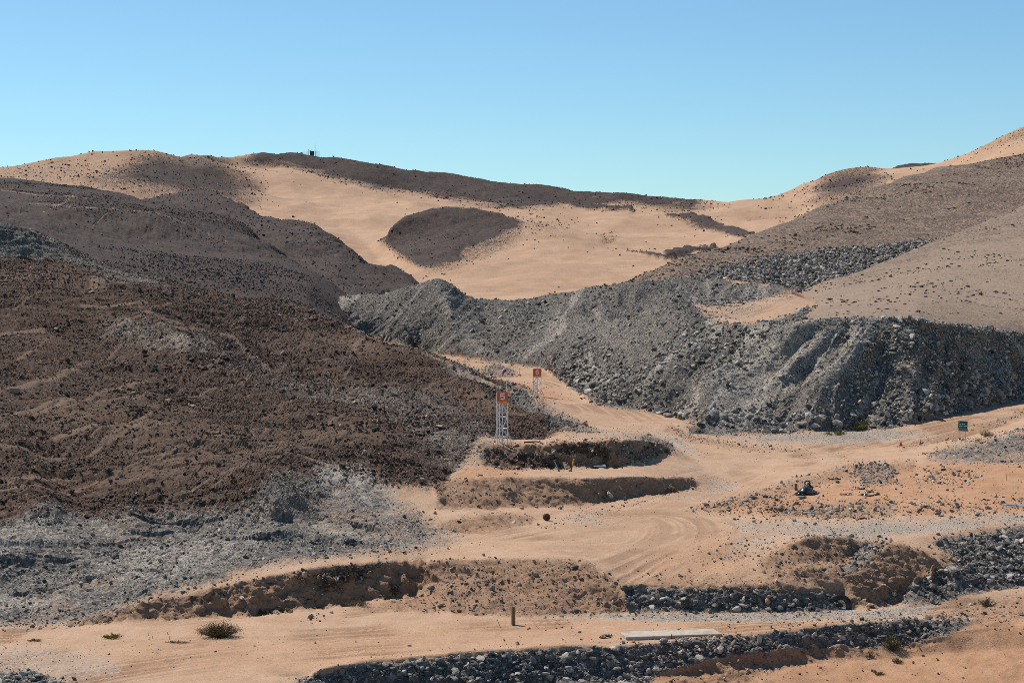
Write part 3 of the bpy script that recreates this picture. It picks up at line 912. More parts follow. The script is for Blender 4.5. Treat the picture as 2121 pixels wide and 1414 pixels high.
def gdist(lines, wob, seed):
    nz = fbm(S1.X * .08, (S1.Y + S1.Z) * .08, 3, seed) * wob
    best = np.full(S1.X.shape, 1e9); sgn = np.zeros(S1.X.shape)
    for P in lines:
        for (xa, ya), (xb, yb) in zip(P[:-1], P[1:]):
            l2 = (xb - xa) ** 2 + (yb - ya) ** 2
            t = np.clip(((PX0 - xa) * (xb - xa) + (PY0 - ya) * (yb - ya)) / l2, 0, 1)
            dx, dy = PX0 + nz - xa - t * (xb - xa), PY0 + nz * .5 - ya - t * (yb - ya)
            d = np.hypot(dx, dy)
            s = np.sign((xb - xa) * dy - (yb - ya) * dx)
            m = d < best
            best = np.where(m, d, best); sgn = np.where(m, s, sgn)
    return best, sgn


SPUR = [[(1730, 680), (1640, 770), (1550, 852)], [(1790, 685), (1745, 760), (1680, 856)], [(1855, 680), (1880, 780), (1930, 850)], [(1590, 685), (1500, 790), (1440, 850)], [(1400, 690), (1330, 790)], [(905, 585), (930, 640), (965, 700)], [(1260, 625), (1150, 720)], [(2010, 700), (2060, 780)]]
GUL = [[(1680, 690), (1580, 790), (1510, 855)], [(1760, 690), (1700, 770), (1630, 855)], [(1820, 690), (1810, 780), (1790, 860)], [(1520, 690), (1430, 790), (1390, 840)], [(1330, 680), (1230, 790)], [(960, 610), (1020, 700)], [(1340, 620), (1230, 700)], [(1120, 640), (1050, 720)], [(1940, 690), (1990, 800)]]
ds, _ = gdist(SPUR, 60, 470); dg, _ = gdist(GUL, 46, 474)
amt += crw * dump * (0.6 * np.exp(-(ds / 30) ** 2) - 0.8 * np.exp(-(dg / 20) ** 2)) * (0.6 + 1.2 * (0.5 + vnoise(S1.X * .2, S1.Z * .3, 476)))

S1.M['dust'] = np.clip(np.maximum(S1.M['dust'], dump * .75 * np.exp(-(ds / 20) ** 2) * sstep(fbm(S1.X * .15, S1.Z * .2, 3, 477), -.25, .25)), 0, 1)
fl = np.where(PX0 > 1850, S1.X + S1.Z, S1.X - S1.Z) + vnoise(S1.X * .15, S1.Z * .15, 492) * 2.0
al_ = S1.Z * 1.4
amt += crw * dump * (np.abs(vnoise(fl * .42, al_ * .07, 493)) * -1.2 + np.abs(vnoise(fl * 1.1, al_ * .12, 494)) * -.45 + .35)
stk = fbm(fl * .30, al_ * .05, 4, 495, .65)
S1.M['dust'] = np.clip(np.maximum(S1.M['dust'] * np.where(dump > .3, .8, 1), dump * .7 * sstep(stk, .10, .36)), 0, 1)
S1.M['soil'] = np.maximum(S1.M['soil'], dump * .45 * sstep(fbm(fl * .22 + 60, al_ * .06, 4, 496, .6), .12, .4))
cut = np.clip(sample(poly_mask([SOIL[0], SOIL[2]]), PX0, PY0), 0, 1)
amt += cut * (np.abs(vnoise(S1.X * 1.1 + S1.Z * .2, S1.Z * .35, 497)) * -.7 + blocks(S1.X / .8, S1.Z / .7, 498) * .28 + .12)
S1.M['orange'] = np.maximum(S1.M['orange'], 0)
S1.M['brown'] = np.maximum(S1.M['brown'], cut * .75 * sstep(fbm(S1.X * .35, S1.Z * .9, 4, 499, .6), -.12, .22))
LEDGE = [[(0, 1128), (100, 1125), (185, 1117), (285, 1098)], [(165, 1188), (260, 1172), (345, 1176), (425, 1185)], [(540, 1118), (640, 1116), (715, 1122)], [(60, 1208), (110, 1200)], [(300, 1060), (420, 1066)], [(600, 1070), (690, 1060), (760, 1085)], [(20, 1160), (120, 1152)], [(280, 1085), (360, 1082)]]
dl, sl = gdist(LEDGE, 14, 478)
lbk = sstep(fbm(S1.X * .16, S1.Y * .10, 4, 479, .6), -.22, .18)
amt += g * (.35 + .65 * lbk) * .6 * (0.5 - sstep(dl * sl + 6 * vnoise(S1.X * .9, q * .9, 488), -7, 7)) * np.exp(-(dl / 40) ** 2)
hum = fbm(S1.X * .10, S1.Y * .06, 5, 489, .55)
amt += g * (1 - dump) * (1 - np.clip(berm0, 0, 1)) * hum * 1.3
S1.M['dust'] *= np.where(dump > .3, 1, .3 + .7 * sstep(fbm(S1.X * .2, S1.Y * .12 + S1.Z * .3, 4, 490, .6), -.25, .25))
soilmix = g * (1 - dump) * (1 - np.clip(berm0, 0, 1)) * sstep(fbm(S1.X * .09 + 7, S1.Y * .09, 4, 491, .6), .0, .3)
S1.M['grey'] = g * (1 - .30 * soilmix); S1.M['soil'] = np.maximum(S1.M['soil'], .3 * soilmix)
ROCKF = [[(620, 770), (700, 778), (760, 790), (850, 798)], [(1000, 868), (1060, 880), (1130, 885)], [(690, 690), (760, 720)]]
dr, sr = gdist(ROCKF, 12, 482)
amt += .45 * lbk * (0.5 - sstep(dr * sr, -5, 5)) * np.exp(-(dr / 30) ** 2)
# keep the benches, road edges and silhouettes where they are: less push where the sheet is hidden or flat
S1.displace(amt.astype(np.float64))

HILLP = [(-400, 440), (0, 455), (140, 500), (380, 590), (640, 605), (700, 645), (760, 680), (900, 735), (1060, 790), (1240, 893), (1100, 898), (1000, 905), (1020, 960), (930, 1000), (890, 1060), (980, 1110), (740, 1146), (560, 1168), (380, 1222), (180, 1276), (-400, 1296)]
ROADP = [[(880, 737), (1000, 750), (1130, 766), (1200, 812), (1240, 840), (1400, 885), (1500, 920), (1700, 928), (1850, 905), (2121, 832), (2440, 760), (2440, 800), (2121, 875), (1900, 930), (1760, 955), (1640, 978), (1500, 1020), (1440, 1058), (1700, 1073), (2121, 1064), (2440, 1054), (2440, 1064), (2121, 1084), (1800, 1116), (1600, 1116), (1560, 1150), (1560, 1200), (1290, 1205), (1210, 1155), (890, 1159), (640, 1176), (380, 1231), (180, 1279), (300, 1240), (560, 1170), (740, 1147), (980, 1112), (1120, 1085), (1200, 1050), (1400, 1018), (1480, 990), (1400, 940), (1240, 893), (1150, 835), (1130, 800), (1060, 775), (900, 746)],
         [(-400, 1302), (180, 1287), (530, 1272), (720, 1252), (1000, 1283), (1290, 1285), (1900, 1275), (1500, 1322), (1000, 1349), (640, 1393), (560, 1440), (-400, 1440)],
         [(1410, 632), (1470, 630), (1560, 622), (1655, 596), (1650, 610), (1580, 640), (1545, 668), (1500, 672), (1450, 645)]]
hillm = sample(poly_mask([(1, 0, HILLP)]), PX0, PY0)
roadm = sample(poly_mask([(1, 0, p) for p in ROADP]), PX0, PY0)
dumpm = sample(poly_mask([(1, 0, GDUMP[2])]), PX0, PY0)
which = np.zeros(S1.X.shape, int)
which[roadm > .5] = 1
which[(dumpm > .5) & (roadm <= .5) & (Y0 > 235)] = 2
which[(hillm > .5) & (Y0 < rdD + 12) & (roadm <= .5)] = 3
which = which[:-1, :-1]
S1.P = S1.pix()
# ------------------------------------------------------------------ far hills
FF = Field(-320, 2440, 430, 1900, 460, 620)
L = FF.line
SKY1 = [(-320, 405, 1150), (0, 345, 1150), (60, 333, 1150), (130, 318, 1150), (200, 308, 1150), (262, 303, 1150), (300, 306, 1160), (340, 318, 1180), (365, 325, 1200), (420, 323, 1260), (470, 325, 1330), (530, 319, 1400), (600, 315, 1450), (650, 313, 1450), (700, 321, 1450), (760, 338, 1450), (830, 356, 1450), (880, 360, 1450), (930, 360, 1450), (1030, 377, 1430), (1100, 379, 1430), (1180, 387, 1430), (1240, 400, 1430), (1290, 398, 1420), (1370, 404, 1400), (1440, 416, 1380), (1500, 422, 1350), (1560, 418, 1330), (1610, 405, 1300), (1660, 385, 1290), (1710, 362, 1280), (1755, 350, 1280), (1800, 352, 1280), (1845, 355, 1280), (1900, 352, 1270), (1965, 344, 1230), (2010, 325, 1180), (2060, 297, 1150), (2121, 266, 1120), (2250, 215, 1100), (2440, 180, 1100)]
L('D', SKY1)
L('h', behind(SKY1, 60, -6)); L('h', behind(SKY1, 260, -30))
L('D', [(-320, 500, 800), (0, 440, 880), (200, 425, 930), (330, 425, 960), (420, 430, 980), (540, 430, 1050)])
L('D', [(-320, 450, 1000), (0, 390, 1010), (150, 372, 1020), (270, 358, 1040), (380, 365, 1090)])
L('D', [(440, 350, 1250), (520, 345, 1340), (600, 350, 1370), (700, 365, 1370), (800, 388, 1360), (900, 400, 1350), (1050, 428, 1320), (1130, 425, 1320), (1230, 432, 1300), (1400, 445, 1270), (1500, 440, 1270)])
L('D', [(540, 400, 1150), (640, 420, 1120), (740, 440, 1080), (800, 432, 1120)])
L('D', [(700, 480, 980), (750, 500, 900), (790, 540, 800), (850, 570, 700), (900, 590, 620), (1000, 613, 530), (1100, 616, 530), (1250, 596, 560), (1340, 575, 600), (1400, 545, 700), (1480, 512, 800), (1540, 480, 920)])
KN = [(806, 463, 832), (860, 437, 850), (920, 422, 860), (980, 423, 860), (1040, 441, 850), (1090, 456, 840), (1160, 464, 830), (1240, 476, 820), (1290, 489, 810), (1340, 506, 790), (1400, 530, 740)]
L('D', KN)
L('h', behind(KN[1:-1], 55, -7))
L('D', [(860, 425, 1080), (950, 412, 1150), (1050, 428, 1120), (1150, 445, 1080), (1300, 465, 1030), (1420, 480, 980), (1530, 488, 920)])
L('D', [(830, 520, 770), (870, 545, 720), (930, 556, 690), (1000, 560, 670), (1100, 560, 660), (1200, 560, 650), (1300, 550, 660)])
L('D', [(930, 470, 800), (1100, 500, 770), (1220, 510, 760), (1300, 525, 740)])
L('D', [(1600, 470, 1050), (1650, 440, 1080), (1700, 410, 1120), (1800, 390, 1150), (1850, 380, 1180), (1950, 370, 1150), (2100, 330, 1050), (2440, 260, 950)])
L('D', [(1640, 480, 900), (1800, 440, 900), (2121, 360, 900), (2440, 300, 880)])
L('h', [(560, 570, 9), (800, 570, 10), (870, 575, 12)])
L('h', [(-320, 431, 15), (700, 431, 12), (1200, 431, 11), (2440, 431, 14)])
FF.solve((500, 260, 150, 80))
X, Y, Z = FF.grid(640, 330, base=0.5)
S2 = Sheet(X, Y, Z)
D_DARK = [
    (1, 14, [(500, 330), (540, 318), (600, 305), (660, 300), (720, 318), (800, 340), (880, 350), (960, 355), (1040, 370), (1180, 380), (1240, 392), (1300, 392), (1400, 402), (1460, 415), (1440, 428), (1360, 425), (1240, 414), (1150, 434), (1060, 436), (1000, 420), (920, 406), (860, 394), (790, 398), (720, 378), (650, 355), (590, 342), (530, 338)]),
    (0.85, 40, [(290, 304), (340, 315), (420, 322), (470, 330), (480, 355), (530, 372), (545, 400), (500, 420), (430, 420), (330, 405), (220, 390), (120, 380), (160, 368), (240, 350), (280, 325)]),
    (0.55, 30, [(1060, 450), (1160, 462), (1200, 475), (1150, 485), (1060, 475)]),
    (0.6, 8, [(1210, 474), (1290, 486), (1270, 492)]),
    (1, 4, [(1120, 418), (1200, 428), (1300, 436), (1290, 440), (1180, 430), (1110, 424)]),
    (1, 4, [(1380, 446), (1450, 455), (1520, 470), (1560, 482), (1540, 494), (1500, 478), (1430, 460)]),
    (0.85, 34, [(1700, 365), (1755, 347), (1810, 350), (1840, 370), (1830, 400), (1760, 415), (1700, 425), (1670, 440), (1690, 400)]),
    (0.9, 3, [(1390, 525), (1430, 515), (1480, 512), (1440, 520), (1410, 535)]),
    (0.45, 26, [(1960, 340), (2060, 290), (2121, 262), (2300, 190), (2300, 230), (2121, 300), (2030, 325)]),
    (0.45, 40, [(0, 345), (130, 322), (260, 330), (240, 360), (100, 385), (-200, 400)]),
    (0.5, 14, [(1290, 398), (1440, 414), (1500, 428), (1400, 440), (1290, 425)]),
]
S2.masks(dict(brown=D_DARK), jit=9, scale=8)
S2.M['soil'] = np.zeros_like(S2.X)
BANDS = [(1, 3, [(1108, 414), (1200, 421), (1310, 433), (1310, 440), (1200, 433), (1112, 424)]), (1, 3, [(1378, 444), (1450, 449), (1530, 468), (1566, 484), (1562, 494), (1530, 488), (1510, 476), (1440, 459), (1380, 450)]),
         (1, 3, [(1375, 520), (1420, 514), (1485, 511), (1480, 516), (1420, 524), (1380, 534)]), (.9, 3, [(1290, 512), (1350, 524), (1400, 537), (1400, 541), (1340, 530)]), (.8, 6, [(1030, 410), (1120, 415), (1130, 432), (1060, 434)]),
         (.9, 3, [(1180, 409), (1250, 410), (1290, 404), (1300, 410), (1250, 420), (1180, 418)])]
pb2 = S2.pix()
jb = fbm(S2.X * .08, S2.Y * .08, 3, 19) * 3
KNOLL = [(.62, 34, [(930, 440), (1090, 452), (1120, 470), (1060, 500), (1000, 530), (940, 565), (890, 566), (850, 552)]), (1, 13, [(784, 494), (803, 466), (860, 435), (920, 418), (980, 420), (1040, 438), (1095, 456), (1060, 472), (1010, 490), (960, 520), (930, 555), (900, 560), (870, 550), (820, 525)])]
kj = fbm(S2.X * .03, S2.Y * .03, 4, 23, .65) * 16
S2.M['brown'] = np.maximum(S2.M['brown'], np.clip(sample(poly_mask(KNOLL), pb2[0] + kj, pb2[1] + kj * .6), 0, 1) * (S2.Y < 874))       # the knoll's own stones end at its brow
bands = np.clip(sample(poly_mask(BANDS), pb2[0] + jb, pb2[1] + jb), 0, 1)
S2.M['brown'] = np.maximum(S2.M['brown'], bands)
q2 = S2.Y * .5 + S2.Z * 1.4
b2 = S2.M['brown']
S2.displace((fbm(S2.X * .008, S2.Y * .008, 4, 1) * 3.2 - (np.abs(fbm(S2.X * .02 + S2.Y * .004, S2.Y * .006, 3, 17)) - .2) * 3.4 + b2 * (fbm(S2.X * .03, q2 * .03, 4, 2, 0.5) * 3.4 + blocks(S2.X / 6, q2 / 6, 4) * 0.5 + blocks(S2.X / 3, q2 / 3, 8) * 0.25)
             + bands * 1.0 + fbm(S2.X * .014, q2 * .009, 3, 15) * 2.2 + (1 - b2) * (fbm(S2.X * .05, q2 * .03, 4, 5) * 1.7 - np.abs(fbm(S2.X * .03 + q2 * .02, q2 * .012, 3, 6)) * 1.5)).astype(float))
S2.P = S2.pix()

# a dark hump still farther off
hump = loft([[(1780, 420, 1560), (2040, 420, 1560)], [(1780, 380, 1690), (1840, 355, 1690), (1890, 339, 1700), (1930, 335, 1700), (1975, 345, 1700), (2040, 370, 1700)], [(1780, 392, 1780), (1930, 352, 1780), (2040, 380, 1780)]], 70, 40, 1780, 2040)
S3 = Sheet(*hump)
LFH = [(240, 430, 930), (300, 405, 920), (340, 396, 900), (400, 394, 880), (458, 397, 850), (492, 413, 820), (577, 445, 740), (645, 468, 690), (700, 497, 650), (761, 529, 610), (836, 560, 570), (890, 582, 545), (940, 606, 530)]
S4 = Sheet(*loft([[(240, 640, 470), (640, 640, 470), (800, 640, 465), (940, 640, 470)], [(240, 500, 650), (500, 500, 640), (700, 560, 540), (800, 590, 520), (940, 625, 500)], LFH, [(x, y + 14, d + 45) for x, y, d in LFH]], 300, 190, 240, 940))
LHR = [(-330, 345, 640), (0, 369, 620), (100, 378, 615), (170, 389, 610), (282, 408, 600), (356, 425, 590), (431, 444, 575), (520, 476, 545), (600, 520, 520), (660, 568, 500), (720, 622, 480), (760, 668, 470), (800, 710, 462)]
S5 = Sheet(*loft([[(-330, 500, 352), (0, 520, 353), (60, 525, 356), (130, 560, 360), (240, 600, 360), (380, 625, 358), (500, 640, 356), (600, 650, 352), (640, 660, 350), (720, 720, 355), (800, 760, 365)],
                  [(-330, 470, 400), (0, 480, 395), (130, 520, 385), (300, 570, 375), (400, 595, 372), (500, 602, 372), (640, 622, 380), (720, 665, 385), (800, 735, 395)],
                  [(-330, 400, 500), (0, 425, 490), (200, 455, 480), (400, 510, 455), (520, 545, 445), (640, 590, 435), (720, 645, 430), (800, 722, 430)],
                  LHR, [(x, y + 14, d + 40) for x, y, d in LHR]], 400, 230, -330, 800))
RHR = [(1255, 610, 462), (1330, 578, 475), (1420, 546, 500), (1500, 511, 540), (1600, 469, 590), (1700, 431, 640), (1780, 405, 680), (1850, 383, 710), (1950, 352, 750), (2050, 333, 780), (2121, 320, 800), (2440, 255, 850)]
S6 = Sheet(*loft([[(1255, 660, 430), (1400, 630, 425), (1540, 625, 425), (1640, 640, 425), (2440, 620, 430)],
                  [(1255, 625, 442), (1400, 585, 445), (1540, 588, 440), (1640, 600, 445), (1800, 590, 460), (1940, 540, 500), (2121, 490, 540), (2440, 420, 580)],
                  [(1255, 615, 452), (1400, 560, 475), (1540, 547, 480), (1640, 530, 505), (1800, 510, 535), (1940, 490, 560), (2121, 430, 620), (2440, 350, 660)],
                  RHR, [(x, y + 12, d + 50) for x, y, d in RHR]], 400, 260, 1255, 2440))
RSR = [(1560, 720, 400), (1600, 668, 420), (1640, 614, 445), (1720, 582, 460), (1800, 553, 480), (1940, 498, 520), (2030, 463, 550), (2121, 428, 580), (2440, 320, 640)]
S7 = Sheet(*loft([[(1560, 740, 285), (1650, 712, 275), (1750, 700, 276), (1900, 700, 278), (2030, 720, 291), (2121, 730, 304), (2440, 760, 326)],
                  [(1560, 730, 300), (1650, 655, 300), (1750, 640, 305), (1900, 630, 310), (2030, 640, 318), (2121, 640, 325), (2440, 640, 345)],
                  [(1560, 725, 370), (1640, 632, 385), (1720, 605, 395), (1800, 585, 405), (1940, 555, 420), (2030, 540, 430), (2121, 525, 440), (2440, 470, 470)],
                  RSR, [(x, y + 14, d + 40) for x, y, d in RSR]], 380, 260, 1560, 2440))

for sh, nm, sc in ((S3, 'hump', 7), (S4, 'lfh', 4), (S5, 'lh', 3), (S6, 'rh', 3), (S7, 'rs', 2)):
    d = dict(brown=[(1, 0, [(-420, 170), (2560, 170), (2560, 1400), (-420, 1400)])])
    if nm == 'lfh':
        d['brown'] = [(1, 10, [(200, 380), (960, 380), (960, 700), (200, 700)])]
        d['orange'] = []
    if nm == 'rh':
        d['gravel'] = [(.8, 0, [(1200, 100), (2560, 100), (2560, 900), (1200, 900)])]
        d['brown'] = [(0.52, 10, [(1255, 200), (2560, 100), (2560, 700), (1255, 700)])]
        d['grey'] = [(1, 8, [(1255, 600), (1400, 580), (1540, 548), (1700, 520), (1860, 500), (1945, 492), (1900, 530), (1640, 640), (1255, 680)]), (-.95, 2, [(1490, 573), (1560, 578), (1645, 592), (1645, 602), (1560, 589), (1490, 581)])]
    if nm == 'rs':
        d['gravel'] = [(1, 0, [(1500, 100), (2560, 100), (2560, 900), (1500, 900)])]
        d['brown'] = [(0.24, 10, [(1500, 200), (2560, 100), (2560, 800), (1500, 800)]), (0.4, 40, [(1640, 560), (2000, 440), (2440, 300), (2440, 450), (2000, 520), (1750, 610)])]
        d['grey'] = [(1, 10, [(1480, 720), (1560, 645), (1640, 600), (1675, 632), (1660, 668), (1600, 690)])]
    sh.masks(d, jit=4, scale=sc)
    sh.M['soil'] = np.zeros_like(sh.X)
    sh.P0 = sh.pix()

# the same relief recipe for the stony hills, at their own scale
for sh, a, seed in ((S3, 2.2, 1), (S4, 1.5, 11), (S5, 1.15, 21), (S6, 0.8, 31), (S7, 0.32, 41)):
    qq = sh.Y * .6 + sh.Z * 1.4
    b, gr = sh.M['brown'], sh.M['grey']
    rough = 0.25 + sstep(fbm(sh.X * .02, qq * .02, 3, seed + 5), -0.1, 0.25)
    am = a * (fbm(sh.X * .02, qq * .02, 3, seed) * 3.4 - np.abs(fbm(sh.X * .035 + qq * .012, qq * .016, 3, seed + 8)) * 2.6 + rough * (fbm(sh.X * .09, qq * .09, 3, seed + 1, .5) * 1.0 + blocks(sh.X / 2.6, qq / 2.4, seed + 2) * .22 + blocks(sh.X / 1.2, qq / 1.1, seed + 3) * .12))
    am = am + gr * (blocks(sh.X / 1.6, qq / 1.5, seed + 6) * .55 + blocks(sh.X / .8, qq / .8, seed + 7) * .35)
    sh.displace(am.astype(float))
    sh.P = sh.pix()

# animal paths across the dark hill and the bare slope: paler or darker lines that the hill itself carries
px5, py5 = S5.pix()
nz = fbm(S5.X * .03, S5.Y * .03, 3, 400) * 26
for (xa, ya, xb, yb) in ((0, 392, 180, 412), (60, 420, 330, 440), (330, 440, 470, 500), (150, 408, 90, 440), (240, 425, 190, 470)):
    t = np.clip(((px5 - xa) * (xb - xa) + (py5 - ya) * (yb - ya)) / ((xb - xa) ** 2 + (yb - ya) ** 2), 0, 1)
    dd = np.hypot((px5 - xa - t * (xb - xa)), (py5 + nz * .4 - ya - t * (yb - ya)) * 1.4)
    S5.M['brown'] *= 1 - 0.42 * (1 - sstep(dd, 1.0, 3.2))
px7, py7 = S7.pix()
nz = fbm(S7.X * .05, S7.Y * .05, 3, 410) * 14
for (xa, ya, xb, yb) in ((1930, 630, 2030, 570), (1965, 650, 2080, 590), (1920, 612, 2121, 640), (2000, 600, 2121, 622), (1880, 600, 1990, 560), (2010, 690, 2121, 640), (1990, 545, 2121, 540)):
    t = np.clip(((px7 - xa) * (xb - xa) + (py7 - ya) * (yb - ya)) / ((xb - xa) ** 2 + (yb - ya) ** 2), 0, 1)
    dd = np.hypot((px7 - xa - t * (xb - xa)), (py7 + nz * 1.1 - ya - t * (yb - ya)) * 1.3)
    S7.M['brown'] = np.maximum(S7.M['brown'], 0.5 * (1 - sstep(dd, 0.6, 2.2)) * sstep(fbm(S7.X * .08, S7.Y * .08, 3, 411), -.3, .1))


def all_zero(sh):
    return np.zeros((sh.X.shape[0] - 1, sh.X.shape[1] - 1), int)


for sh in (S1, S2, S3, S4, S5, S6, S7):
    sh.M['grey'] = np.clip(sh.M['grey'], 0, 1)
S1.build(['ground', 'dirt_road', 'waste_rock_dump', 'brown_hillside'], which, MT['near'], smooth=[True, True, False, False])
S2.build(['sand_hills'], all_zero(S2), MT['far'])
S3.build(['far_hill'], all_zero(S3), MT['far'])
S4.build(['stony_hill'], all_zero(S4), MT['far'])
S5.build(['dark_hill'], all_zero(S5), MT['far'])
S6.build(['scrub_hill'], all_zero(S6), MT['far'])
S7.build(['bare_slope'], all_zero(S7), MT['far'])
# ------------------------------------------------------------------ loose rock
def ico(sub):
    bm = bmesh.new()
    bmesh.ops.create_icosphere(bm, subdivisions=sub, radius=1.0)
    V = np.array([v.co[:] for v in bm.verts]); Fa = np.array([[v.index for v in f.verts] for f in bm.faces])
    bm.free()
    return V, Fa


ICO2, ICO3 = ico(2), ico(3)


def rock_mesh(name, seed, mat, fine=False):
    """a broken stone: a ball cut flat by random planes, sharp edges kept"""
    r = np.random.default_rng(seed)
    V, Fa = ICO3 if fine else ICO2
    N = r.normal(size=(8, 3)) * (1, 1, 1.3); N /= np.linalg.norm(N, axis=1)[:, None]
    d = r.uniform(0.34, 0.86, 8)
    rad = np.full(len(V), 1.05)
    for n, k in zip(N, d):
        c = V @ n
        rad = np.where(c > 1e-3, np.minimum(rad, k / np.maximum(c, 1e-3)), rad)
    P = V * rad[:, None] * (1 + r.normal(size=(len(V), 1)) * 0.018)
    return mesh_from(name, P / np.abs(P).max(), Fa, mat, False)


def leafy(name, seed, mat, n=90, w=0.05, flat=0.55, up=0.6):
    """open clump of thin upright twigs and small leaves"""
    r = np.random.default_rng(seed)
    V, Fa = [], []
    for i in range(n):
        a = r.uniform(0, 2 * math.pi); rr = math.sqrt(r.uniform(0, 1)) * 0.8
        b = np.array([math.cos(a) * rr * .5, math.sin(a) * rr * .5, 0.0])
        t = np.array([math.cos(a) * rr * 1.15, math.sin(a) * rr * 1.15, flat * (1.0 - 0.65 * rr * rr) * r.uniform(.6, 1.15)])
        s = np.array([-math.sin(a + r.normal() * 1.2), math.cos(a + r.normal() * 1.2), r.normal() * .3]) * w
        m = b * .35 + t * .65 + np.array([0, 0, .03])
        k = len(V)
        V += [b, m - s, t, m + s]
        Fa.append([k, k + 1, k + 2, k + 3])
    return mesh_from(name, V, Fa, mat, False)


hidden = {}


def source_set(key, meshes):
    c = bpy.data.collections.new(key)
    for i, me in enumerate(meshes):
        c.objects.link(bpy.data.objects.new('%s_%02d' % (key, i), me))
    hidden[key] = (c, len(meshes))


RM = rock_mat('stone')
source_set('stone_shapes', [rock_mesh('stone', 100 + i, RM) for i in range(12)])
SM, snt, sbs = new_mat('scrub')
k_ = NB(snt)
att = k_.n('ShaderNodeAttribute', attribute_name='tint', attribute_type='INSTANCER').outputs['Color']
snt.links.new(att, sbs.inputs['Base Color'])
sbs.inputs['Roughness'].default_value = 0.9
source_set('scrub_shapes', [leafy('scrub', 300 + i, SM, 70, 0.09, 0.6) for i in range(5)])


def instancer(name, key, pos, rot, scl, tint):
    n = len(pos)
    me = bpy.data.meshes.new(name)
    me.vertices.add(n)
    me.vertices.foreach_set('co', np.asarray(pos, np.float32).ravel())
    for an, ty, arr, f in (('rot', 'FLOAT_VECTOR', rot, 'vector'), ('scl', 'FLOAT_VECTOR', scl, 'vector')):
        me.attributes.new(an, ty, 'POINT').data.foreach_set(f, np.asarray(arr, np.float32).ravel())
    me.attributes.new('tint', 'FLOAT_COLOR', 'POINT').data.foreach_set('color', np.concatenate([tint, np.ones((n, 1))], 1).astype(np.float32).ravel())
    me.attributes.new('idx', 'INT', 'POINT').data.foreach_set('value', rng.integers(0, hidden[key][1], n).astype(np.int32))
    o = link(name, me)
    ng = bpy.data.node_groups.new(name, 'GeometryNodeTree')
    ng.interface.new_socket('Geometry', in_out='INPUT', socket_type='NodeSocketGeometry')
    ng.interface.new_socket('Geometry', in_out='OUTPUT', socket_type='NodeSocketGeometry')
    gi, go = ng.nodes.new('NodeGroupInput'), ng.nodes.new('NodeGroupOutput')
    ip = ng.nodes.new('GeometryNodeInstanceOnPoints')
    ci = ng.nodes.new('GeometryNodeCollectionInfo')
    ci.inputs['Collection'].default_value = hidden[key][0]
    ci.inputs['Separate Children'].default_value = True
    ci.inputs['Reset Children'].default_value = True

    def na(nm, ty):
        x = ng.nodes.new('GeometryNodeInputNamedAttribute')
        x.data_type = ty
        x.inputs['Name'].default_value = nm
        return x.outputs['Attribute']
    l = ng.links.new
    l(gi.outputs[0], ip.inputs['Points']); l(ci.outputs[0], ip.inputs['Instance'])
    ip.inputs['Pick Instance'].default_value = True
    l(na('idx', 'INT'), ip.inputs['Instance Index']); l(na('scl', 'FLOAT_VECTOR'), ip.inputs['Scale'])
    er = ng.nodes.new('FunctionNodeEulerToRotation')
    l(na('rot', 'FLOAT_VECTOR'), er.inputs[0]); l(er.outputs[0], ip.inputs['Rotation'])
    l(ip.outputs[0], go.inputs[0])
    md = o.modifiers.new('scatter', 'NODES'); md.node_group = ng
    return tag(o, kind='stuff')


def palette(kind, n):
    u = rng.random(n)[:, None]; v = rng.random((n, 1))
    if kind == 'grey':
        a = np.array([0.12, 0.108, 0.094]) * (0.5 + 1.0 * v)
        b = np.array([0.28, 0.248, 0.21]) * (0.7 + 0.6 * v)
        c = np.array([0.52, 0.455, 0.38]) * (0.8 + 0.3 * v)
        return np.where(u < .34, a, np.where(u < .76, b, c))
    if kind == 'tan':
        a = np.array([0.16, 0.14, 0.12]) * (0.6 + 0.9 * v)
        b = np.array([0.30, 0.235, 0.18]) * (0.7 + 0.6 * v)
        c = np.array([0.48, 0.41, 0.34]) * (0.8 + 0.3 * v)
        return np.where(u < .35, a, np.where(u < .78, b, c))
    if kind == 'brown':
        a = np.array([0.068, 0.040, 0.027]) * (0.4 + 1.3 * v)
        b = np.array([0.15, 0.10, 0.072]) * (0.6 + 0.7 * v)
        c = np.array([0.36, 0.26, 0.19]) * (0.8 + 0.4 * v)
        return np.where(u < .6, a, np.where(u < .9, b, c))
    if kind == 'dark':
        return np.array([0.062, 0.046, 0.04]) * (0.4 + 1.3 * v) + np.array([.08, .06, .05]) * (u < .12)
    if kind == 'scrub':
        return np.array([0.15, 0.118, 0.088]) * (0.6 + 0.8 * v)
    return None


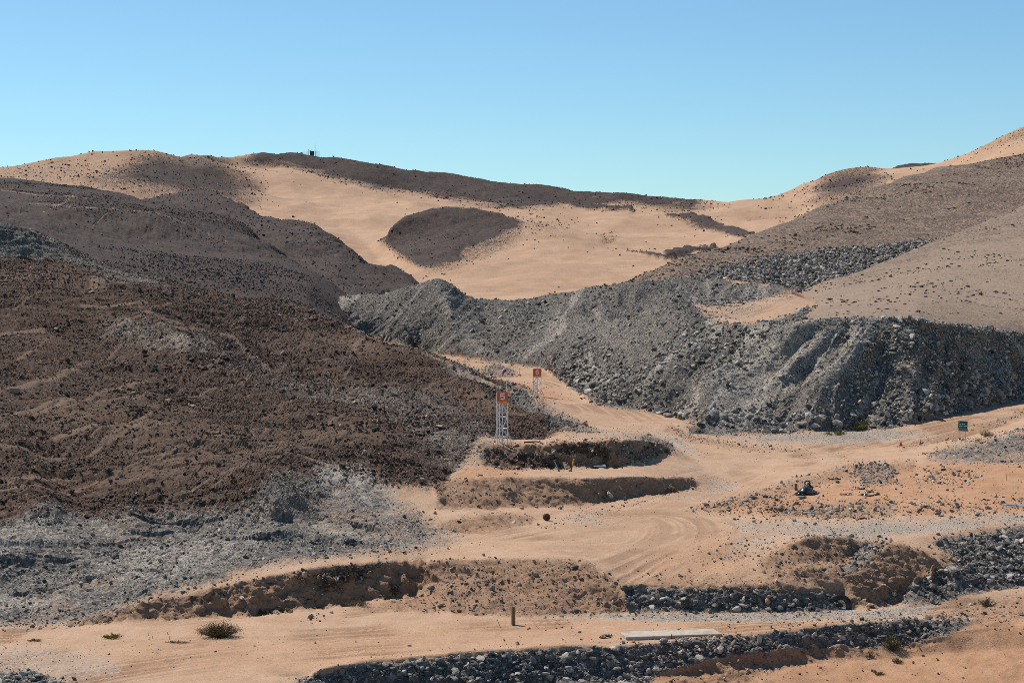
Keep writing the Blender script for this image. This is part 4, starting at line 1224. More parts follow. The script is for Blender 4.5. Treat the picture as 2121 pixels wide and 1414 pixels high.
def scatter(sh, dens, smin, smax, power, kind, flat=0.7, sink=0.25, tol=14, margin=220):
    """random stones over a sheet; dens = stones per square metre"""
    px, py = sh.P
    vis = sh.visible(tol) & (px > -margin) & (px < 2121 + margin) & (py < 1414 + margin)
    w = (dens * sh.area() * vis).ravel()
    n = int(w.sum())
    if n < 1:
        return None
    i = rng.choice(len(w), n, p=w / w.sum())
    nr, nc = sh.X.shape
    r, c = i // nc, i % nc
    P = np.stack([sh.X, sh.Y, sh.Z], -1)
    r2 = np.clip(r + rng.choice([-1, 1], n), 0, nr - 1); c2 = np.clip(c + rng.choice([-1, 1], n), 0, nc - 1)
    a, b = rng.random((n, 1)) * .5, rng.random((n, 1)) * .5
    pos = P[r, c] + a * (P[r2, c] - P[r, c]) + b * (P[r, c2] - P[r, c])
    u = rng.random(n)
    k = 1 - power
    s = (smin ** k + u * (smax ** k - smin ** k)) ** (1 / k) * .5
    scl = s[:, None] * np.stack([rng.uniform(.85, 1.35, n), rng.uniform(.6, 1.0, n), rng.uniform(flat * .6, flat * 1.2, n)], 1)
    rot = np.stack([rng.normal(0, .45, n), rng.normal(0, .45, n), rng.uniform(0, 6.283, n)], 1)
    pos[:, 2] += scl[:, 2] * (1 - 2 * sink)
    okp = s * 2 * F / pos[:, 1] < (7.0 if sh is S2 else 40)
    pos, rot, scl, s, n = pos[okp], rot[okp], scl[okp], s[okp], int(okp.sum())
    return dict(pos=pos, rot=rot, scl=scl, tint=palette(kind, n), px=s * 2 * F / pos[:, 1])


m = S1.M
g, br, so, du, og, gv = (np.clip(m[k], 0, 1) for k in ('grey', 'brown', 'soil', 'dust', 'orange', 'gravel'))
px1, py1 = S1.P
patch = lambda polys: np.clip(sample(poly_mask(polys), px1, py1), 0, 1)
dumpz = patch([(1, 6, GDUMP[2])]) * (S1.Y > 235)
clump = sstep(fbm(S1.X * .22, (S1.Y + S1.Z) * .22, 3, 500), -0.22, 0.22)
berm = patch(GBERM)
thin = 1 - 0.85 * np.clip(du * 1.3, 0, 1)
SETS = {}
slide = sstep(fbm(S1.X * .16 - S1.Z * .10, (S1.Y + S1.Z) * .035, 4, 505, .6), -0.12, 0.2)
coarse = np.clip(.06 + slide * sstep(py1, 560, 800) + .9 * patch([(1, 50, [(1840, 690), (2121, 690), (2440, 720), (2121, 824), (1850, 884), (1780, 880)])]), 0, 1)
SETS['waste_rubble'] = [scatter(S1, dumpz * g * thin * coarse * 8, 0.2, 1.2, 2.9, 'grey'),
                        scatter(S1, dumpz * g * 3.2, 0.13, 0.42, 3.0, 'grey'),
                        scatter(S1, dumpz * patch([(1, 20, [(1380, 830), (1500, 850), (1700, 860), (1900, 830), (2121, 780), (2121, 825), (1850, 884), (1500, 893), (1380, 862)]), (1, 20, [(1130, 740), (1330, 800), (1330, 848), (1200, 812)])]) * 1.6, 0.4, 1.7, 2.4, 'grey')]
spill = np.clip(blur(blur(poly_mask(GBERM), 6), 6), 0, 1)
spill = np.clip(sample(spill, px1, py1), 0, 1) * (1 - berm)
SETS['berm_rubble'] = [scatter(S1, berm * g * .28, 0.55, 1.0, 2.0, 'grey', tol=30), scatter(S1, spill * (.2 + clump) * 7, 0.06, 0.4, 2.6, 'grey', tol=30), scatter(S1, berm * g * (.3 + clump) * 30, 0.09, 0.7, 2.35, 'grey', tol=30)]
SETS['bench_rubble'] = [scatter(S1, g * (1 - dumpz) * (1 - berm) * thin * (0.2 + clump) * (1 - 0.4 * br) * 11, 0.09, 0.55, 3.0, 'grey')]
SETS['hillside_stones'] = [scatter(S1, br * (1 - .8 * g) * (0.3 + clump) * (1 - .8 * m['rut']) * (S1.Y < 300) * 13, 0.10, 0.5, 3.1, 'brown'),
                           scatter(S1, br * (1 - .8 * g) * (0.3 + clump) * (S1.Y >= 300) * 6.0, 0.16, 0.65, 3.0, 'brown')]
outc = sstep(fbm(S1.X * .075, (S1.Y * .8 + S1.Z * 1.3) * .15, 4, 520, .6), .16, .30)
SETS['hillside_stones'].append(scatter(S1, br * (1 - .6 * g) * outc * .8, 0.3, 0.95, 2.6, 'brown', flat=.8))
soilgrey = patch([(1, 20, [(900, 1170), (1210, 1165), (1290, 1206), (1290, 1268), (1100, 1277), (900, 1250)]), (1, 10, SOIL[4][2])])
SETS['scattered_stones'] = [scatter(S1, so * (1 - g) * (0.4 + soilgrey + clump) * 7.0, 0.07, 0.55, 2.6, 'tan'),
                            scatter(S1, og * (1 - g) * (.08 + clump * .5) * 3.0, 0.06, 0.36, 2.7, 'tan'),
                            scatter(S1, patch([(1, 16, [(1440, 1055), (1560, 1030), (1700, 1040), (1900, 1040), (2121, 1035), (2121, 1060), (1800, 1070), (1600, 1072)]), (1, 14, [(1760, 962), (1850, 965), (1860, 1000), (1780, 1012)]), (.8, 14, [(1890, 970), (1960, 965), (2050, 985), (1980, 1012), (1900, 1005)])]) * 6, 0.10, 0.6, 2.6, 'tan'),
                            scatter(S1, patch([(1, 8, [(1380, 880), (1500, 915), (1700, 930), (1560, 930), (1420, 912)]), (1, 5, [(1110, 1088), (1400, 1018), (1400, 1026), (1120, 1098)]), (.8, 6, [(640, 1276), (720, 1262), (720, 1272), (600, 1300)]), (.8, 5, [(1080, 1296), (1200, 1298), (1200, 1304), (1080, 1302)])]) * 5, 0.06, 0.35, 2.6, 'grey'),
                            scatter(S1, (1 - np.clip(g + br + so, 0, 1)) * clump * .35, 0.04, 0.2, 3.2, 'tan'),
                            scatter(S1, gv * (1 - g) * 9, 0.05, 0.16, 3.0, 'tan')]
b2 = S2.M['brown']
px2, py2 = S2.P
cl2 = sstep(fbm(S2.X * .02, S2.Y * .02, 4, 510), -0.1, 0.3)
left2 = np.clip(sample(poly_mask([(1, 20, [(0, 345), (262, 306), (340, 330), (200, 385), (-100, 390)]), (.8, 20, [(1560, 420), (1740, 360), (1830, 380), (1700, 440), (1640, 470)]), (.25, 16, [(1060, 460), (1200, 465), (1400, 520), (1300, 540), (1100, 500)]), (.6, 10, [(480, 360), (560, 380), (545, 420), (480, 420)]), (.7, 10, [(1250, 400), (1500, 420), (1420, 445), (1260, 425)])]), px2, py2), 0, 1)
SETS['desert_boulders'] = [scatter(S2, (1 - b2) * (left2 * .02 + cl2 * .0022 + .0003), 0.7, 3.2, 2.6, 'dark', tol=25, flat=.6),
                           scatter(S2, np.clip(4 * b2 * (1 - b2), 0, 1) * .03, 0.6, 2.6, 2.6, 'dark', tol=25, flat=.6),
                           scatter(S2, b2 * (.25 + cl2) * .035, 0.5, 2.2, 2.8, 'dark', tol=25, flat=.7),
                           scatter(S4, S4.M['brown'] * .16, 0.3, 1.2, 2.9, 'dark', tol=25), scatter(S5, S5.M['brown'] * (sstep(fbm(S5.X * .03, S5.Y * .03, 4, 7), .02, .3) * 1.6 + .08), 0.22, 0.8, 3.0, 'dark')]
SETS['waste_rubble'] += [scatter(S6, S6.M['grey'] * 2.6, 0.4, 1.5, 2.6, 'grey'), scatter(S7, S7.M['grey'] * 2.0, 0.3, 1.3, 2.6, 'grey')]

# the stones that show largest become objects of their own
BOULDERS = []
for nm, parts in SETS.items():
    parts = [p for p in parts if p]
    A = {k: np.concatenate([p[k] for p in parts]) for k in parts[0]}
    SETS[nm] = A
cand = []
for nm in ('waste_rubble', 'berm_rubble', 'bench_rubble', 'hillside_stones', 'scattered_stones'):
    A = SETS[nm]
    X_, Y_, Z_ = A['pos'].T
    qx, qy = project(X_, Y_, Z_)
    ok = (qx > 4) & (qx < 2117) & (qy < 1405)
    o_ = np.argsort(-A['px'] * ok)[:160]
    cand += [(float(A['px'][i]), nm, int(i), float(qx[i]), float(qy[i])) for i in o_ if ok[i]]
cand.sort(reverse=True)
cand = cand[:235]
for nm, A in SETS.items():
    drop = [i for _, n2, i, _, _ in cand if n2 == nm]
    BOULDERS += [(n2, qx, qy, {k: A[k][i].copy() for k in ('pos', 'rot', 'scl', 'tint')}) for _, n2, i, qx, qy in cand if n2 == nm]
    keep = np.ones(len(A['pos']), bool); keep[drop] = False
    print('SCATTER', nm, int(keep.sum()))
    instancer(nm, 'stone_shapes', A['pos'][keep], A['rot'][keep], A['scl'][keep], A['tint'][keep])

sc1 = scatter(S6, S6.M['brown'] * (1 - S6.M['grey']) * (.06 + 1.3 * sstep(fbm(S6.X * .03, S6.Y * .03, 4, 8, .65), -.02, .3)) * .55, 0.4, 1.6, 2.4, 'scrub', flat=1.0, sink=.5)
sc2 = scatter(S7, (1 - S7.M['grey']) * (.10 + 1.2 * sstep(fbm(S7.X * .05, S7.Y * .05, 4, 9, .65), -.02, .3)) * .13, 0.3, 1.3, 2.2, 'scrub', flat=1.0, sink=.5)
sc3 = scatter(S1, br * (1 - g) * .10, 0.35, 1.0, 2.0, 'scrub', flat=1.1, sink=.5)
A = {k: np.concatenate([p[k] for p in (sc1, sc2, sc3)]) for k in sc1}
A['rot'][:, :2] *= .2
o = instancer('desert_scrub', 'scrub_shapes', A['pos'], A['rot'], A['scl'], A['tint'])
# ------------------------------------------------------------------ things
class MB:
    """collects shapes for one mesh"""
    def __init__(s):
        s.V, s.F = [], []

    def add(s, V, Fs):
        k = len(s.V)
        s.V += [tuple(map(float, v)) for v in V]
        s.F += [[i + k for i in f] for f in Fs]
        return s

    def box(s, c, d, rz=0.0, rx=0.0, ry=0.0):
        R = Euler((rx, ry, rz)).to_matrix()
        P = [R @ Vector((x * d[0] / 2, y * d[1] / 2, z * d[2] / 2)) + Vector(c) for x in (-1, 1) for y in (-1, 1) for z in (-1, 1)]
        return s.add(P, [[0, 1, 3, 2], [4, 6, 7, 5], [0, 4, 5, 1], [2, 3, 7, 6], [0, 2, 6, 4], [1, 5, 7, 3]])

    def bar(s, p, q, r, n=6, r2=None):
        p, q = Vector(p), Vector(q)
        r2 = r if r2 is None else r2
        z = (q - p).normalized()
        x = z.orthogonal().normalized(); y = z.cross(x)
        P = [p + (x * math.cos(a) + y * math.sin(a)) * r for a in [2 * math.pi * i / n for i in range(n)]]
        P += [q + (x * math.cos(a) + y * math.sin(a)) * r2 for a in [2 * math.pi * i / n for i in range(n)]]
        Fs = [[i, (i + 1) % n, n + (i + 1) % n, n + i] for i in range(n)] + [list(range(n))[::-1], list(range(n, 2 * n))]
        return s.add(P, Fs)

    def path(s, pts, r, n=8):
        pts = [Vector(p) for p in pts]
        P, Fs = [], []
        for i, p in enumerate(pts):
            t = (pts[min(i + 1, len(pts) - 1)] - pts[max(i - 1, 0)]).normalized()
            x = t.cross(Vector((0, 1, 0.01))).normalized(); y = t.cross(x)
            P += [p + (x * math.cos(a) + y * math.sin(a)) * r for a in [2 * math.pi * k / n for k in range(n)]]
        for i in range(len(pts) - 1):
            Fs += [[i * n + k, i * n + (k + 1) % n, (i + 1) * n + (k + 1) % n, (i + 1) * n + k] for k in range(n)]
        Fs += [list(range(n))[::-1], list(range((len(pts) - 1) * n, len(pts) * n))]
        return s.add(P, Fs)

    def lathe(s, prof, n=20, mat=None):
        """profile of (radius, height) turned round z; mat turns it elsewhere"""
        P, Fs = [], []
        m = len(prof)
        for k in range(n):
            a = 2 * math.pi * k / n
            for r, z in prof:
                v = Vector((r * math.cos(a), r * math.sin(a), z))
                P.append(mat @ v if mat else v)
        for k in range(n):
            k2 = (k + 1) % n
            Fs += [[k * m + i, k2 * m + i, k2 * m + i + 1, k * m + i + 1] for i in range(m - 1)]
        return s.add(P, Fs)

    def build(s, name, mat, parent=None, smooth=False, bevel=0.0):
        me = bpy.data.meshes.new(name)
        me.from_pydata(s.V, [], s.F)
        bm = bmesh.new(); bm.from_mesh(me)
        bmesh.ops.recalc_face_normals(bm, faces=bm.faces)
        if bevel:
            bmesh.ops.bevel(bm, geom=bm.edges[:], offset=bevel, segments=1, affect='EDGES')
        for f in bm.faces:
            f.smooth = smooth
        bm.to_mesh(me); bm.free()
        me.materials.append(mat)
        return link(name, me, parent)


def thing(name, loc, label, cat, group=None, rz=0.0):
    o = bpy.data.objects.new(name, None)
    o.empty_display_size = 0.3
    COL.objects.link(o)
    o.location = loc; o.rotation_euler = (0, 0, rz)
    return tag(o, label, cat, group)


def G(px, py, sh=None):
    return on_ground(sh or S1, px, py)


def at(px, py, D):
    t, e = ray(px, py)
    return Vector((float(t) * D, D, H + float(e) * D))


def ground_z(sh, x, y):
    d = (sh.X - x) ** 2 + (sh.Y - y) ** 2
    return float(sh.Z.ravel()[np.argmin(d)])


M_ = dict(
    white=plain('white_paint', (0.84, 0.82, 0.80), 0.5, 0.06, 4, dirt=(0.5, 0.42, 0.34)),
    orange=plain('orange_board', (0.85, 0.135, 0.02), 0.55, 0.06, 3, dirt=(0.55, 0.12, 0.04)),
    digit=plain('white_lettering', (0.88, 0.86, 0.86), 0.6, 0.03),
    yellow=plain('yellow_paint', (0.75, 0.42, 0.03), 0.5, 0.08, 8),
    red=plain('red_cloth', (0.42, 0.015, 0.03), 0.85, 0.1),
    cloth=plain('white_cloth', (0.78, 0.78, 0.80), 0.85, 0.05),
    blue=plain('blue_cloth', (0.03, 0.06, 0.30), 0.85, 0.1),
    cone=plain('orange_plastic', (0.62, 0.085, 0.02), 0.45, 0.08, 6),
    black=plain('black_rubber', (0.018, 0.018, 0.019), 0.55, 0.25, 5, dirt=(0.09, 0.075, 0.06)),
    plastic=plain('black_plastic_sheet', (0.012, 0.013, 0.015), 0.28, 0.3, 5, spec=0.5),
    pale_plastic=plain('grey_plastic_sheet', (0.15, 0.145, 0.14), 0.35, 0.15, 5, spec=0.5),
    rust=plain('rusted_steel', (0.12, 0.05, 0.028), 0.8, 0.4, 7, bump=0.02, dirt=(0.05, 0.025, 0.018)),
    green=plain('green_board', (0.008, 0.10, 0.075), 0.5, 0.05, 3),
    steel=plain('galvanised_steel', (0.42, 0.46, 0.52), 0.35, 0.1, 6, metal=0.6),
    post=plain('grey_post', (0.16, 0.14, 0.125), 0.6, 0.15),
    wood=plain('weathered_wood', (0.20, 0.145, 0.07), 0.85, 0.3, 9, bump=0.02),
    concrete=plain('concrete', (0.44, 0.375, 0.30), 0.85, 0.16, 1.6, bump=0.02, dirt=(0.30, 0.23, 0.165)),
    hut=plain('dark_steel_wall', (0.075, 0.085, 0.09), 0.6, 0.2, 2),
    board=plain('grey_plywood', (0.15, 0.145, 0.15), 0.8, 0.08),
    sheet=plain('blue_grey_sheet', (0.25, 0.28, 0.31), 0.3, 0.1, 3, spec=0.5),
    paleb=rock_mat('pale_stone', (0.47, 0.42, 0.355)), greyb=rock_mat('grey_stone', (0.235, 0.22, 0.20)),
    darkb=rock_mat('dark_stone', (0.115, 0.112, 0.108)), brownb=rock_mat('brown_stone', (0.19, 0.125, 0.088)),
    tanb=rock_mat('tan_stone', (0.36, 0.24, 0.16)),
    twig=plain('dry_twig', (0.10, 0.07, 0.045), 0.9, 0.3),
    olive=plain('olive_leaf', (0.105, 0.08, 0.028), 0.8, 0.45, 3),
    lime=plain('yellow_green_leaf', (0.22, 0.20, 0.022), 0.75, 0.35, 4),
    dusk=plain('dull_green_leaf', (0.13, 0.115, 0.05), 0.8, 0.35, 4),
    greyleaf=plain('grey_leaf', (0.095, 0.083, 0.066), 0.9, 0.3, 3),
    dry=plain('dry_leaf', (0.22, 0.155, 0.075), 0.9, 0.3, 4),
)

# --- number towers with flags
STROKES = {'5': ([(.36, .50), (-.26, .50), (-.33, .02), (-.14, .12), (.08, .14), (.27, .03), (.34, -.16), (.27, -.36), (.08, -.47), (-.14, -.46), (-.33, -.33)],),
           '6': ([(.32, .33), (.20, .46), (.02, .49), (-.18, .42), (-.30, .22), (-.34, -.05), (-.30, -.28), (-.16, -.44), (.03, -.48), (.22, -.41), (.33, -.24), (.32, -.05), (.20, .09), (.02, .12), (-.16, .06), (-.29, -.08)],)}


def numeral(ch, size, parent, loc):
    """a bold painted figure, drawn as one broad stroke"""
    mb = MB(); w = .085 * size; P = []
    for pts in STROKES[ch]:
        pts = [Vector((x * size * .82, 0, y * size * .86)) for x, y in pts]
        n = len(pts)
        for i, q in enumerate(pts):
            d0 = (q - pts[i - 1]).normalized() if i else (pts[1] - q).normalized()
            d1 = (pts[i + 1] - q).normalized() if i < n - 1 else d0
            t = (d0 + d1).normalized()
            nn = Vector((-t.z, 0, t.x)) * (w / max(.5, t.dot(d0)))
            P += [q + nn, q - nn, q + nn + Vector((0, .012, 0)), q - nn + Vector((0, .012, 0))]
        Fs = []
        for i in range(n - 1):
            a, b = 4 * i, 4 * i + 4
            Fs += [[a, a + 1, b + 1, b], [a + 2, b + 2, b + 3, a + 3], [a, b, b + 2, a + 2], [a + 1, a + 3, b + 3, b + 1]]
        Fs += [[0, 2, 3, 1], [4 * n - 4, 4 * n - 3, 4 * n - 1, 4 * n - 2]]
        mb.add(P, Fs)
    o = mb.build('numeral', M_['digit'], parent)
    o.location = loc
    return o


def tower(px, pyt, D, w, ch, label, base_guys):
    t, e = ray(px, pyt)
    x = float(t) * D; top = H + float(e) * D
    z0 = ground_z(S1, x, D) - 0.05
    hgt = top - z0
    root = thing('sign_tower', (x, D, z0), label, 'sign tower', 'white lattice towers with numbered boards', rz=math.radians(2))
    hw = w / 2
    pb = hgt - w                               # underside of the board
    legs = [(-hw * .95, 0), (hw * .95, 0), (0, -hw * .8), (-hw * .5, hw * .75)]
    for lx, ly in legs:
        MB().bar((lx, ly, 0), (lx, ly, pb if ly < 0 else hgt - .1), 0.062).build('leg', M_['white'], root)
    lv = [pb - .02, pb * .66, pb * .38, pb * .18, 0.06]
    order = [0, 2, 1, 3]
    for z in lv[:4]:
        for a, b in zip(order, order[1:] + order[:1]):
            MB().bar((*legs[a], z), (*legs[b], z), 0.040).build('crossbar', M_['white'], root)
    for k in range(3 if base_guys else 2):
        for s in (0, 1):
            a, b = (lv[k], lv[k + 1]) if k % 2 == 0 else (lv[k + 1], lv[k])
            MB().bar((*legs[2], a), (*legs[s], b), 0.044).build('brace', M_['white'], root)
    for s in (0, 1):
        MB().bar((*legs[2], lv[3]), (legs[s][0] * .5, legs[2][1] * .6, 0), 0.03).build('brace', M_['white'], root)
        if base_guys:
            sg = -1 if s == 0 else 1
            MB().bar((legs[s][0], 0, lv[2] * .85), (sg * (hw + .38), -.1, 0.0), 0.044).build('strut', M_['white'], root)
    fy = -hw * .8 - .06
    pn = MB().box((0, fy, hgt - hw), (w, 0.04, w)).build('sign_board', M_['orange'], root, bevel=0.004)
    MB().box((0, fy - .012, pb - .012), (w, 0.05, 0.035)).build('lower_trim', M_['yellow'], pn)
    numeral(ch, w * .62, pn, (0, fy - .040, hgt - hw + w * .07))
    cp = MB()
    xx = -w * .43
    for n in (7, 2, 13):                                        # the small line of print under the number
        for i in range(n):
            cp.box((xx, fy - .022, pb + w * .105), (w * .024, 0.004, w * (.05 if i % 3 else .065)))
            xx += w * .036
        xx += w * .026
    tag(cp.build('caption', M_['digit'], pn), kind='stuff')
    return root, x, D, z0, hgt, hw, fy


def flag(base, length, cloth_w, cloth_h, side, label):
    root = thing('flag', base, label, 'flag', 'red and white flags over the number towers')
    MB().bar((0, 0, -.5), (0, 0, length), 0.028).build('flagpole', M_['white'], root)

    def strip(v0, v1, u0, u1, name, mat):
        mb = MB(); P = []; n = 9
        for i in range(n):
            u = u0 + (u1 - u0) * i / (n - 1)
            for v in (v0, v1):
                drop = u * u * cloth_h * .75
                P.append((side * (0.02 + cloth_w * u * (1 - .15 * v)), 0.10 * math.sin(u * 9 + v * 2) - .05, length - 0.03 - v * cloth_h - drop))
        mb.add(P, [[2 * i, 2 * i + 1, 2 * i + 3, 2 * i + 2] for i in range(n - 1)])
        o = mb.build(name, mat, root, True)
        sol = o.modifiers.new('thickness', 'SOLIDIFY'); sol.thickness = 0.006
    strip(0, .5, 0, .36, 'blue_canton', M_['blue'] if side > 0 else M_['cloth'])
    strip(0, .5, .36, 1, 'white_band', M_['cloth'])
    strip(.5, 1, 0, 1, 'red_band', M_['red'])
    return root


r5 = tower(1040.5, 810.5, 204, 1.14, '5', 'near white lattice tower holding up orange board number 5', True)
r6 = tower(1112.5, 763.0, 284, 1.16, '6', 'farther white lattice tower holding up orange board number 6 beside the road', True)
b5 = at(1049.5, 810.5, r5[2]); b6 = at(1120, 763, r6[2])
flag(b5, 52 / (F / b5.y), 0.46, 0.50, -1, 'white and red flag hanging limp from the pole above number 5')
flag(b6, 37 / (F / b6.y), 0.50, 0.46, 1, 'white and red flag on the pole rising behind number 6')

# --- traffic cones and markers
def cone(px, py, h, striped, label):
    p = G(px, py); k = h / .75
    root = thing('traffic_cone', p, label, 'traffic cone', 'orange traffic cones')
    MB().box((0, 0, .02 * k), (.40 * k, .40 * k, .045 * k)).build('base', M_['black'] if striped else M_['cone'], root, bevel=.008)
    prof = lambda z: .155 * k * (1 - z / (.86 * k))
    MB().lathe([(prof(.04 * k), .04 * k), (prof(.75 * k), .75 * k), (0.001, .755 * k)], 16).build('cone_body', M_['cone'], root, True)
    if striped:
        for z in (.40, .58):
            MB().lathe([(prof(z * k) + .004, z * k), (prof((z + .09) * k) + .004, (z + .09) * k)], 16).build('stripe', M_['cloth'], root, True)


cone(1089, 911, 0.55, False, 'plain orange cone standing right of the number 5 tower')
cone(1864, 922, 0.75, True, 'taller orange cone with white bands at the road edge before the green sign')
cone(1905, 919, 0.62, True, 'smaller banded orange cone farther up the road toward the green sign')

p = G(1076, 777)
root = thing('marker_post', p, 'thin orange and white marker post on a black foot beside the upper road', 'marker post')
MB().box((0, 0, .06), (.42, .3, .14)).build('base', M_['black'], root, bevel=.03)
for i in range(4):
    MB().bar((0, 0, .12 + .26 * i), (0, 0, .38 + .26 * i), 0.035).build('band', M_['cone'] if i % 2 else M_['cloth'], root)
p = G(1056, 775)
root = thing('fallen_marker', p, 'fallen white marker post lying on the road with its black foot up', 'marker post')
MB().bar((-.55, 0, .08), (.2, .05, .10), .06).build('post', M_['cloth'], root)
MB().box((.3, .05, .14), (.12, .35, .30), ry=.3).build('foot', M_['black'], root, bevel=.02)
p = G(1404, 882)
root = thing('marker_flag', p, 'small yellow flag on a thin white stake by the pale boulder', 'marker flag')
MB().bar((0, 0, 0), (-.05, 0, 1.25), .018).build('stake', M_['white'], root)
MB().box((-.05, -.02, 1.05), (.13, .03, .42), ry=-.05).build('flag_strip', M_['yellow'], root)
MB().box((0, 0, .04), (.24, .18, .08)).build('foot', M_['darkb'], root, bevel=.02)
p = G(1181, 976)
root = thing('warning_post', p, 'leaning post painted yellow on its upper half below the cut bank', 'post')
MB().bar((0, 0, 0), (.17, 0, .62), .055, 8).build('lower_pole', M_['black'], root)
MB().bar((.165, 0, .60), (.29, 0, 1.22), .06, 8).build('upper_sleeve', M_['yellow'], root)
MB().box((-.05, 0, .05), (.32, .25, .13), rz=.4).build('foot', M_['black'], root, bevel=.03)

# --- green information sign
pa, pb_ = G(1990.5, 915), G(2002.5, 912)
D = (pa.y + pb_.y) / 2
base = Vector(((pa.x + pb_.x) / 2, D, min(pa.z, pb_.z)))
root = thing('road_sign', base, 'green information sign with white print on two grey legs by the road', 'road sign', rz=math.radians(-8))
k = D / F
c0 = at(1994.5, 882, D)
zc = c0.z - base.z; xc = c0.x - base.x
hw, hh = 9.8 * k, 10.6 * k
tilt = math.radians(-3)
bd = MB().box((xc, 0, zc), (2 * hw, .04, 2 * hh), ry=-tilt).build('sign_board', M_['steel'], root, bevel=.004)
MB().box((xc - .02, -.023, zc + hh * .26), (2 * hw * .94, .012, 2 * hh * .70), ry=-tilt).build('green_face', M_['green'], bd)
MB().box((xc + .03, -.023, zc - hh * .74), (2 * hw * .94, .012, 2 * hh * .24), ry=-tilt).build('grey_strip', M_['board'], bd)
tx = MB()
for row, (zz, ns, s_) in enumerate(((.38, (4, 6), .11), (-.02, (6, 1, 6), .10))):
    x = xc - hw * .78
    for n in ns:
        for i in range(n):
            tx.box((x, -.031, zc + hh * zz + (x - xc) * .05), (hw * .075, .004, hh * (s_ + .05 * ((i * 7 + row) % 3))))
            x += hw * .118
        x += hw * .10
tx.box((xc - hw * .72, -.031, zc + hh * .72), (hw * .2, .004, hh * .08))
tag(tx.build('print', M_['digit'], bd), kind='stuff')
for q_, sx in ((pa, -.55), (pb_, .55)):
    MB().bar((sx * hw + xc, .03, q_.z - base.z - .1), (sx * hw + xc - .06, .03, zc + hh * .5), .028).build('leg', M_['post'], root)

# --- pipe over the bank, rusty drum, sheets, posts
P = [G(1084, 917) + Vector((0, 0, .05)), G(1100, 916) + Vector((0, 0, .07))]
q0 = P[1]
P += [Vector((q0.x + .55, q0.y - 1.2, q0.z + .12))]
e1 = at(1127, 919.5, q0.y - 3.0); P += [e1, at(1135, 928, q0.y - 4.4), at(1143, 942, q0.y - 5.6), at(1150, 958, q0.y - 6.6)]
gq = G(1157, 975); P += [gq + Vector((0, 0, .06))]
fine = []
for i in range(len(P) - 1):
    p0, p1, p2, p3 = P[max(i - 1, 0)], P[i], P[i + 1], P[min(i + 2, len(P) - 1)]
    for s in range(6):
        t = s / 6
        fine.append(0.5 * (2 * p1 + (p2 - p0) * t + (2 * p0 - 5 * p1 + 4 * p2 - p3) * t * t + (3 * p1 - p0 - 3 * p2 + p3) * t ** 3))
fine.append(P[-1])
tag(MB().path(fine, .075).build('hose', M_['black'], None, True), 'thick black hose draped over the cut bank below number 5', 'hose')

p = G(1131, 1077)
root = thing('steel_spool', p, 'rusty steel wheel lying alone on the sand beside the main road', 'spool', rz=.35)
R = Matrix.Translation((0, 0, .30)) @ Matrix.Rotation(math.pi / 2, 4, 'X')
MB().lathe([(.14, -.16), (.30, -.16), (.31, -.12), (.27, -.09), (.26, 0)], 28, R).build('flange', M_['rust'], root, True)
MB().lathe([(.26, 0), (.27, .09), (.31, .12), (.30, .16), (.14, .16)], 28, R).build('flange', M_['rust'], root, True)
MB().lathe([(0.001, -.10), (.10, -.12), (.15, -.16), (.15, .16), (.10, .12), (0.001, .10)], 20, R).build('hub', M_['rust'], root, True)


def crumpled(name, px, py, wpx, dpt, mat, label, cat, h=.15, seed=1, rz=0.0, lift=0.02, sh=None, thick=.012):
    """a bent, wrinkled sheet or strip lying on the ground"""
    p = G(px, py, sh); w = wpx * p.y / F
    r = np.random.default_rng(seed)
    nx, ny = 14, 6
    mb = MB(); V = []
    ph = r.uniform(0, 6, 4)
    for j in range(ny):
        for i in range(nx):
            u, v = i / (nx - 1) - .5, j / (ny - 1) - .5
            x = u * w + r.normal() * w * .012
            y = v * dpt * (1 + .5 * math.sin(u * 7 + ph[0]))
            z = h * (.5 + .5 * math.sin(u * 9 + ph[1] + v * 3)) * (.4 + .6 * math.cos(v * 2.6)) + r.uniform(0, .25) * h
            x, y = x * math.cos(rz) - y * math.sin(rz), x * math.sin(rz) + y * math.cos(rz)
            gz = ground_z(sh or S1, p.x + x, p.y + y) - p.z
            V.append((x, y, max(gz, -.5) + z + lift))
    mb.add(V, [[j * nx + i, j * nx + i + 1, (j + 1) * nx + i + 1, (j + 1) * nx + i] for j in range(ny - 1) for i in range(nx - 1)])
    o = mb.build(name, mat, None, False)
    o.location = p
    so_ = o.modifiers.new('thickness', 'SOLIDIFY'); so_.thickness = thick
    return tag(o, label, cat)


p = G(1240, 966)
root = thing('metal_sheet', p + Vector((0, .1, .12)), 'flat blue-grey metal sheet lying at the foot of the cut bank', 'metal sheet', rz=.05)
MB().box((0, 0, 0), (1.25, .8, .03), rx=.12).build('sheet', M_['sheet'], root, bevel=.004)
MB().box((0, -.40, -.06), (1.25, .03, .09)).build('folded_edge', M_['steel'], root)

p = G(1062.5, 1293)
root = thing('wooden_post', p, 'square weathered wooden post standing alone beside the lower track', 'post', rz=.35)
k = p.y / F
MB().box((-.062, 0, 19.5 * k), (.115, .22, 39.5 * k)).build('plank', M_['wood'], root, bevel=.008)
MB().box((.066, .004, 19.2 * k), (.115, .22, 38.6 * k)).build('plank', M_['wood'], root, bevel=.008)


def stake(px, py, dx, hpx, r, mat, label, group=None):
    p = G(px, py); k = p.y / F
    o = MB().bar((0, 0, -.06), (dx * k, 0, hpx * k), r).build('stake', M_[mat], None)
    o.location = p
    return tag(o, label, 'stake', group)


